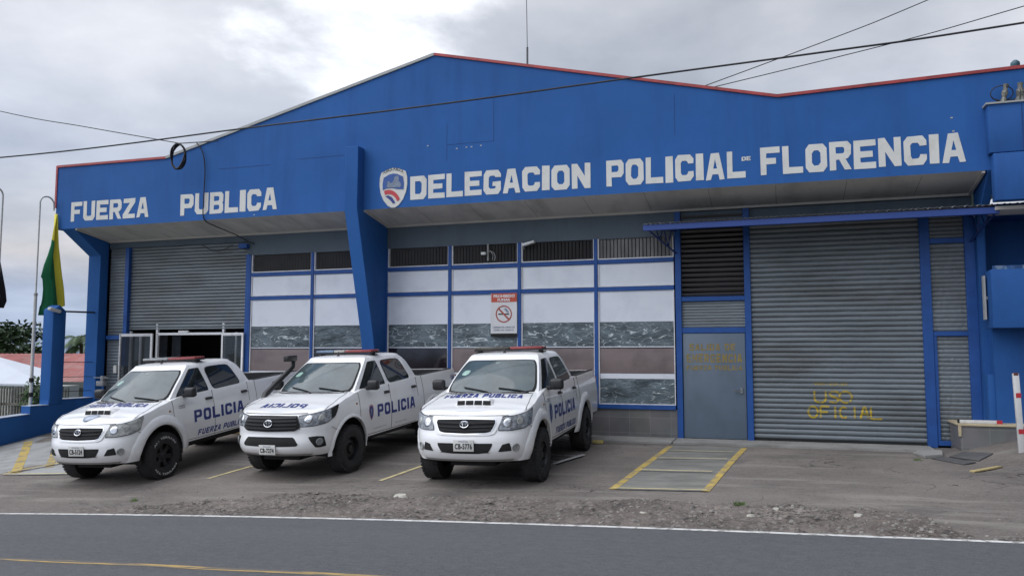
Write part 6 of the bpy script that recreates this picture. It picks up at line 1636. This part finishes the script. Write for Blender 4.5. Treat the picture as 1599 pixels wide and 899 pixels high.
# ------------------------------------------------------------------ small things on the ground
def ground_h(x, y): return max(vz(x, y) if -7.6 < y < -5.5 else -9, gz(x, y) + .012 * noise.noise(Vector((x * .7, y * .7, 0))))
def stone(mb, x, y, s_, rn, flat=.5):
    z = ground_h(x, y); n = 7; a0 = rn.random() * 6
    lo = [(x + s_ * rn.uniform(.8, 1.1) * math.cos(a0 + 2 * math.pi * i / n), y + s_ * rn.uniform(.7, 1) * math.sin(a0 + 2 * math.pi * i / n), z - .004) for i in range(n)]
    hi = [(x + (p[0] - x) * .66, y + (p[1] - y) * .66, z + s_ * flat * rn.uniform(.7, 1.1)) for p in lo]
    mb.add(lo + hi, [tuple(range(n, 2 * n))] + [(i, (i + 1) % n, n + (i + 1) % n, n + i) for i in range(n)])
rn = random.Random(11)
STONE = mat('rubble_stone', (.19, .175, .16), rough=.95, var=.55, vscale=3.0)
gm = MB()
for _ in range(3400):
    x = rn.uniform(-11.5, 2.2); y = rn.uniform(YR + .06, -6.15)
    if y > edge_y(x) + .12 and rn.random() < .93 or x < -8.5: continue
    dens = .25 + .75 * max(0, noise.noise(Vector((x * .5, 0, 3))) + .5) 
    if rn.random() > dens: continue
    stone(gm, x, y, rn.choice((.008, .010, .012, .016, .020, .030)), rn, .45)
tag(gm.build('gravel', STONE, weld=False), 'loose rubble and gravel strewn along the broken verge', 'gravel', kind='stuff')
PALEST = mat('pale_rock', (.42, .40, .35), rough=.9, var=.2, vscale=12)
for (x, y, s_, lab) in ((-4.98, -6.32, .12, 'largest pale rock slab in the verge in front of the middle pickup'), (-.08, -6.52, .055, 'white stone on the verge in front of the walkway'), (.78, -6.72, .075, 'pale stone in the broken hole on the right of the verge'),
                        (-1.55, -6.95, .06, 'flat pale stone near the road edge line left of the walkway'), (-5.5, -6.75, .05, 'small pale stone on the verge left of the rock slab'), (-.35, -6.95, .05, 'small pale stone close to the road edge line below the walkway')):
    mb = MB(); stone(mb, x, y, s_, rn, .35); tag(mb.build('stone', PALEST), lab, 'stone', 'pale stones on the verge')
GRS = mat('weed_green', (.09, .15, .035), rough=.7, var=.3, vscale=20)
for (x, y, n, lab) in ((-9.04, -6.85, 40, 'little green weed tuft on the verge in front of the left pickup'), (-.49, -6.38, 60, 'green weed tuft on the verge just below the walkway'), (2.08, -1.9, 30, 'small weed tuft in the crack near the right shutter post')):
    mb = MB()
    for _ in range(n):
        a = rn.uniform(0, 6.28); r_ = rn.uniform(0, .09); px_, py_ = x + r_ * math.cos(a), y + r_ * .6 * math.sin(a); z = ground_h(px_, py_); h = rn.uniform(.02, .06); b_ = rn.uniform(0, 6.28)
        mb.add([(px_ - .006, py_, z), (px_ + .006, py_, z), (px_ + .04 * math.cos(b_), py_ + .04 * math.sin(b_), z + h)], [(0, 1, 2)])
    tag(mb.build('weed', GRS, weld=False), lab, 'weed', 'weed tufts in the tarmac')
wb = MB().box(-.12, .10, -.06, .05, 0, .07).build('wheel_stop', mat('broken_yellow_block', (.42, .33, .10), rough=.8, var=.3, vscale=14, stain=(.4, .38, .33), stain_scale=12, stain_amt=.8), bevel=.02)
wb.location = (-3.37, -1.02, gz(-3.37, -1.02)); tag(wb, 'broken yellow wheel stop block behind the rear wheel of the right pickup', 'wheel stop')
for x in (-11.4, -10.1):
    b_ = MB().box(-.5, .5, -.07, .07, 0, .10).build('wheel_stop', YEL, bevel=.02); b_.location = (x, -1.05, gz(x, -1.05)); tag(b_, 'yellow wheel stop bar behind the %s rear wheel of the left pickup' % ('left' if x < -11 else 'right'), 'wheel stop', 'wheel stops behind the left pickup')
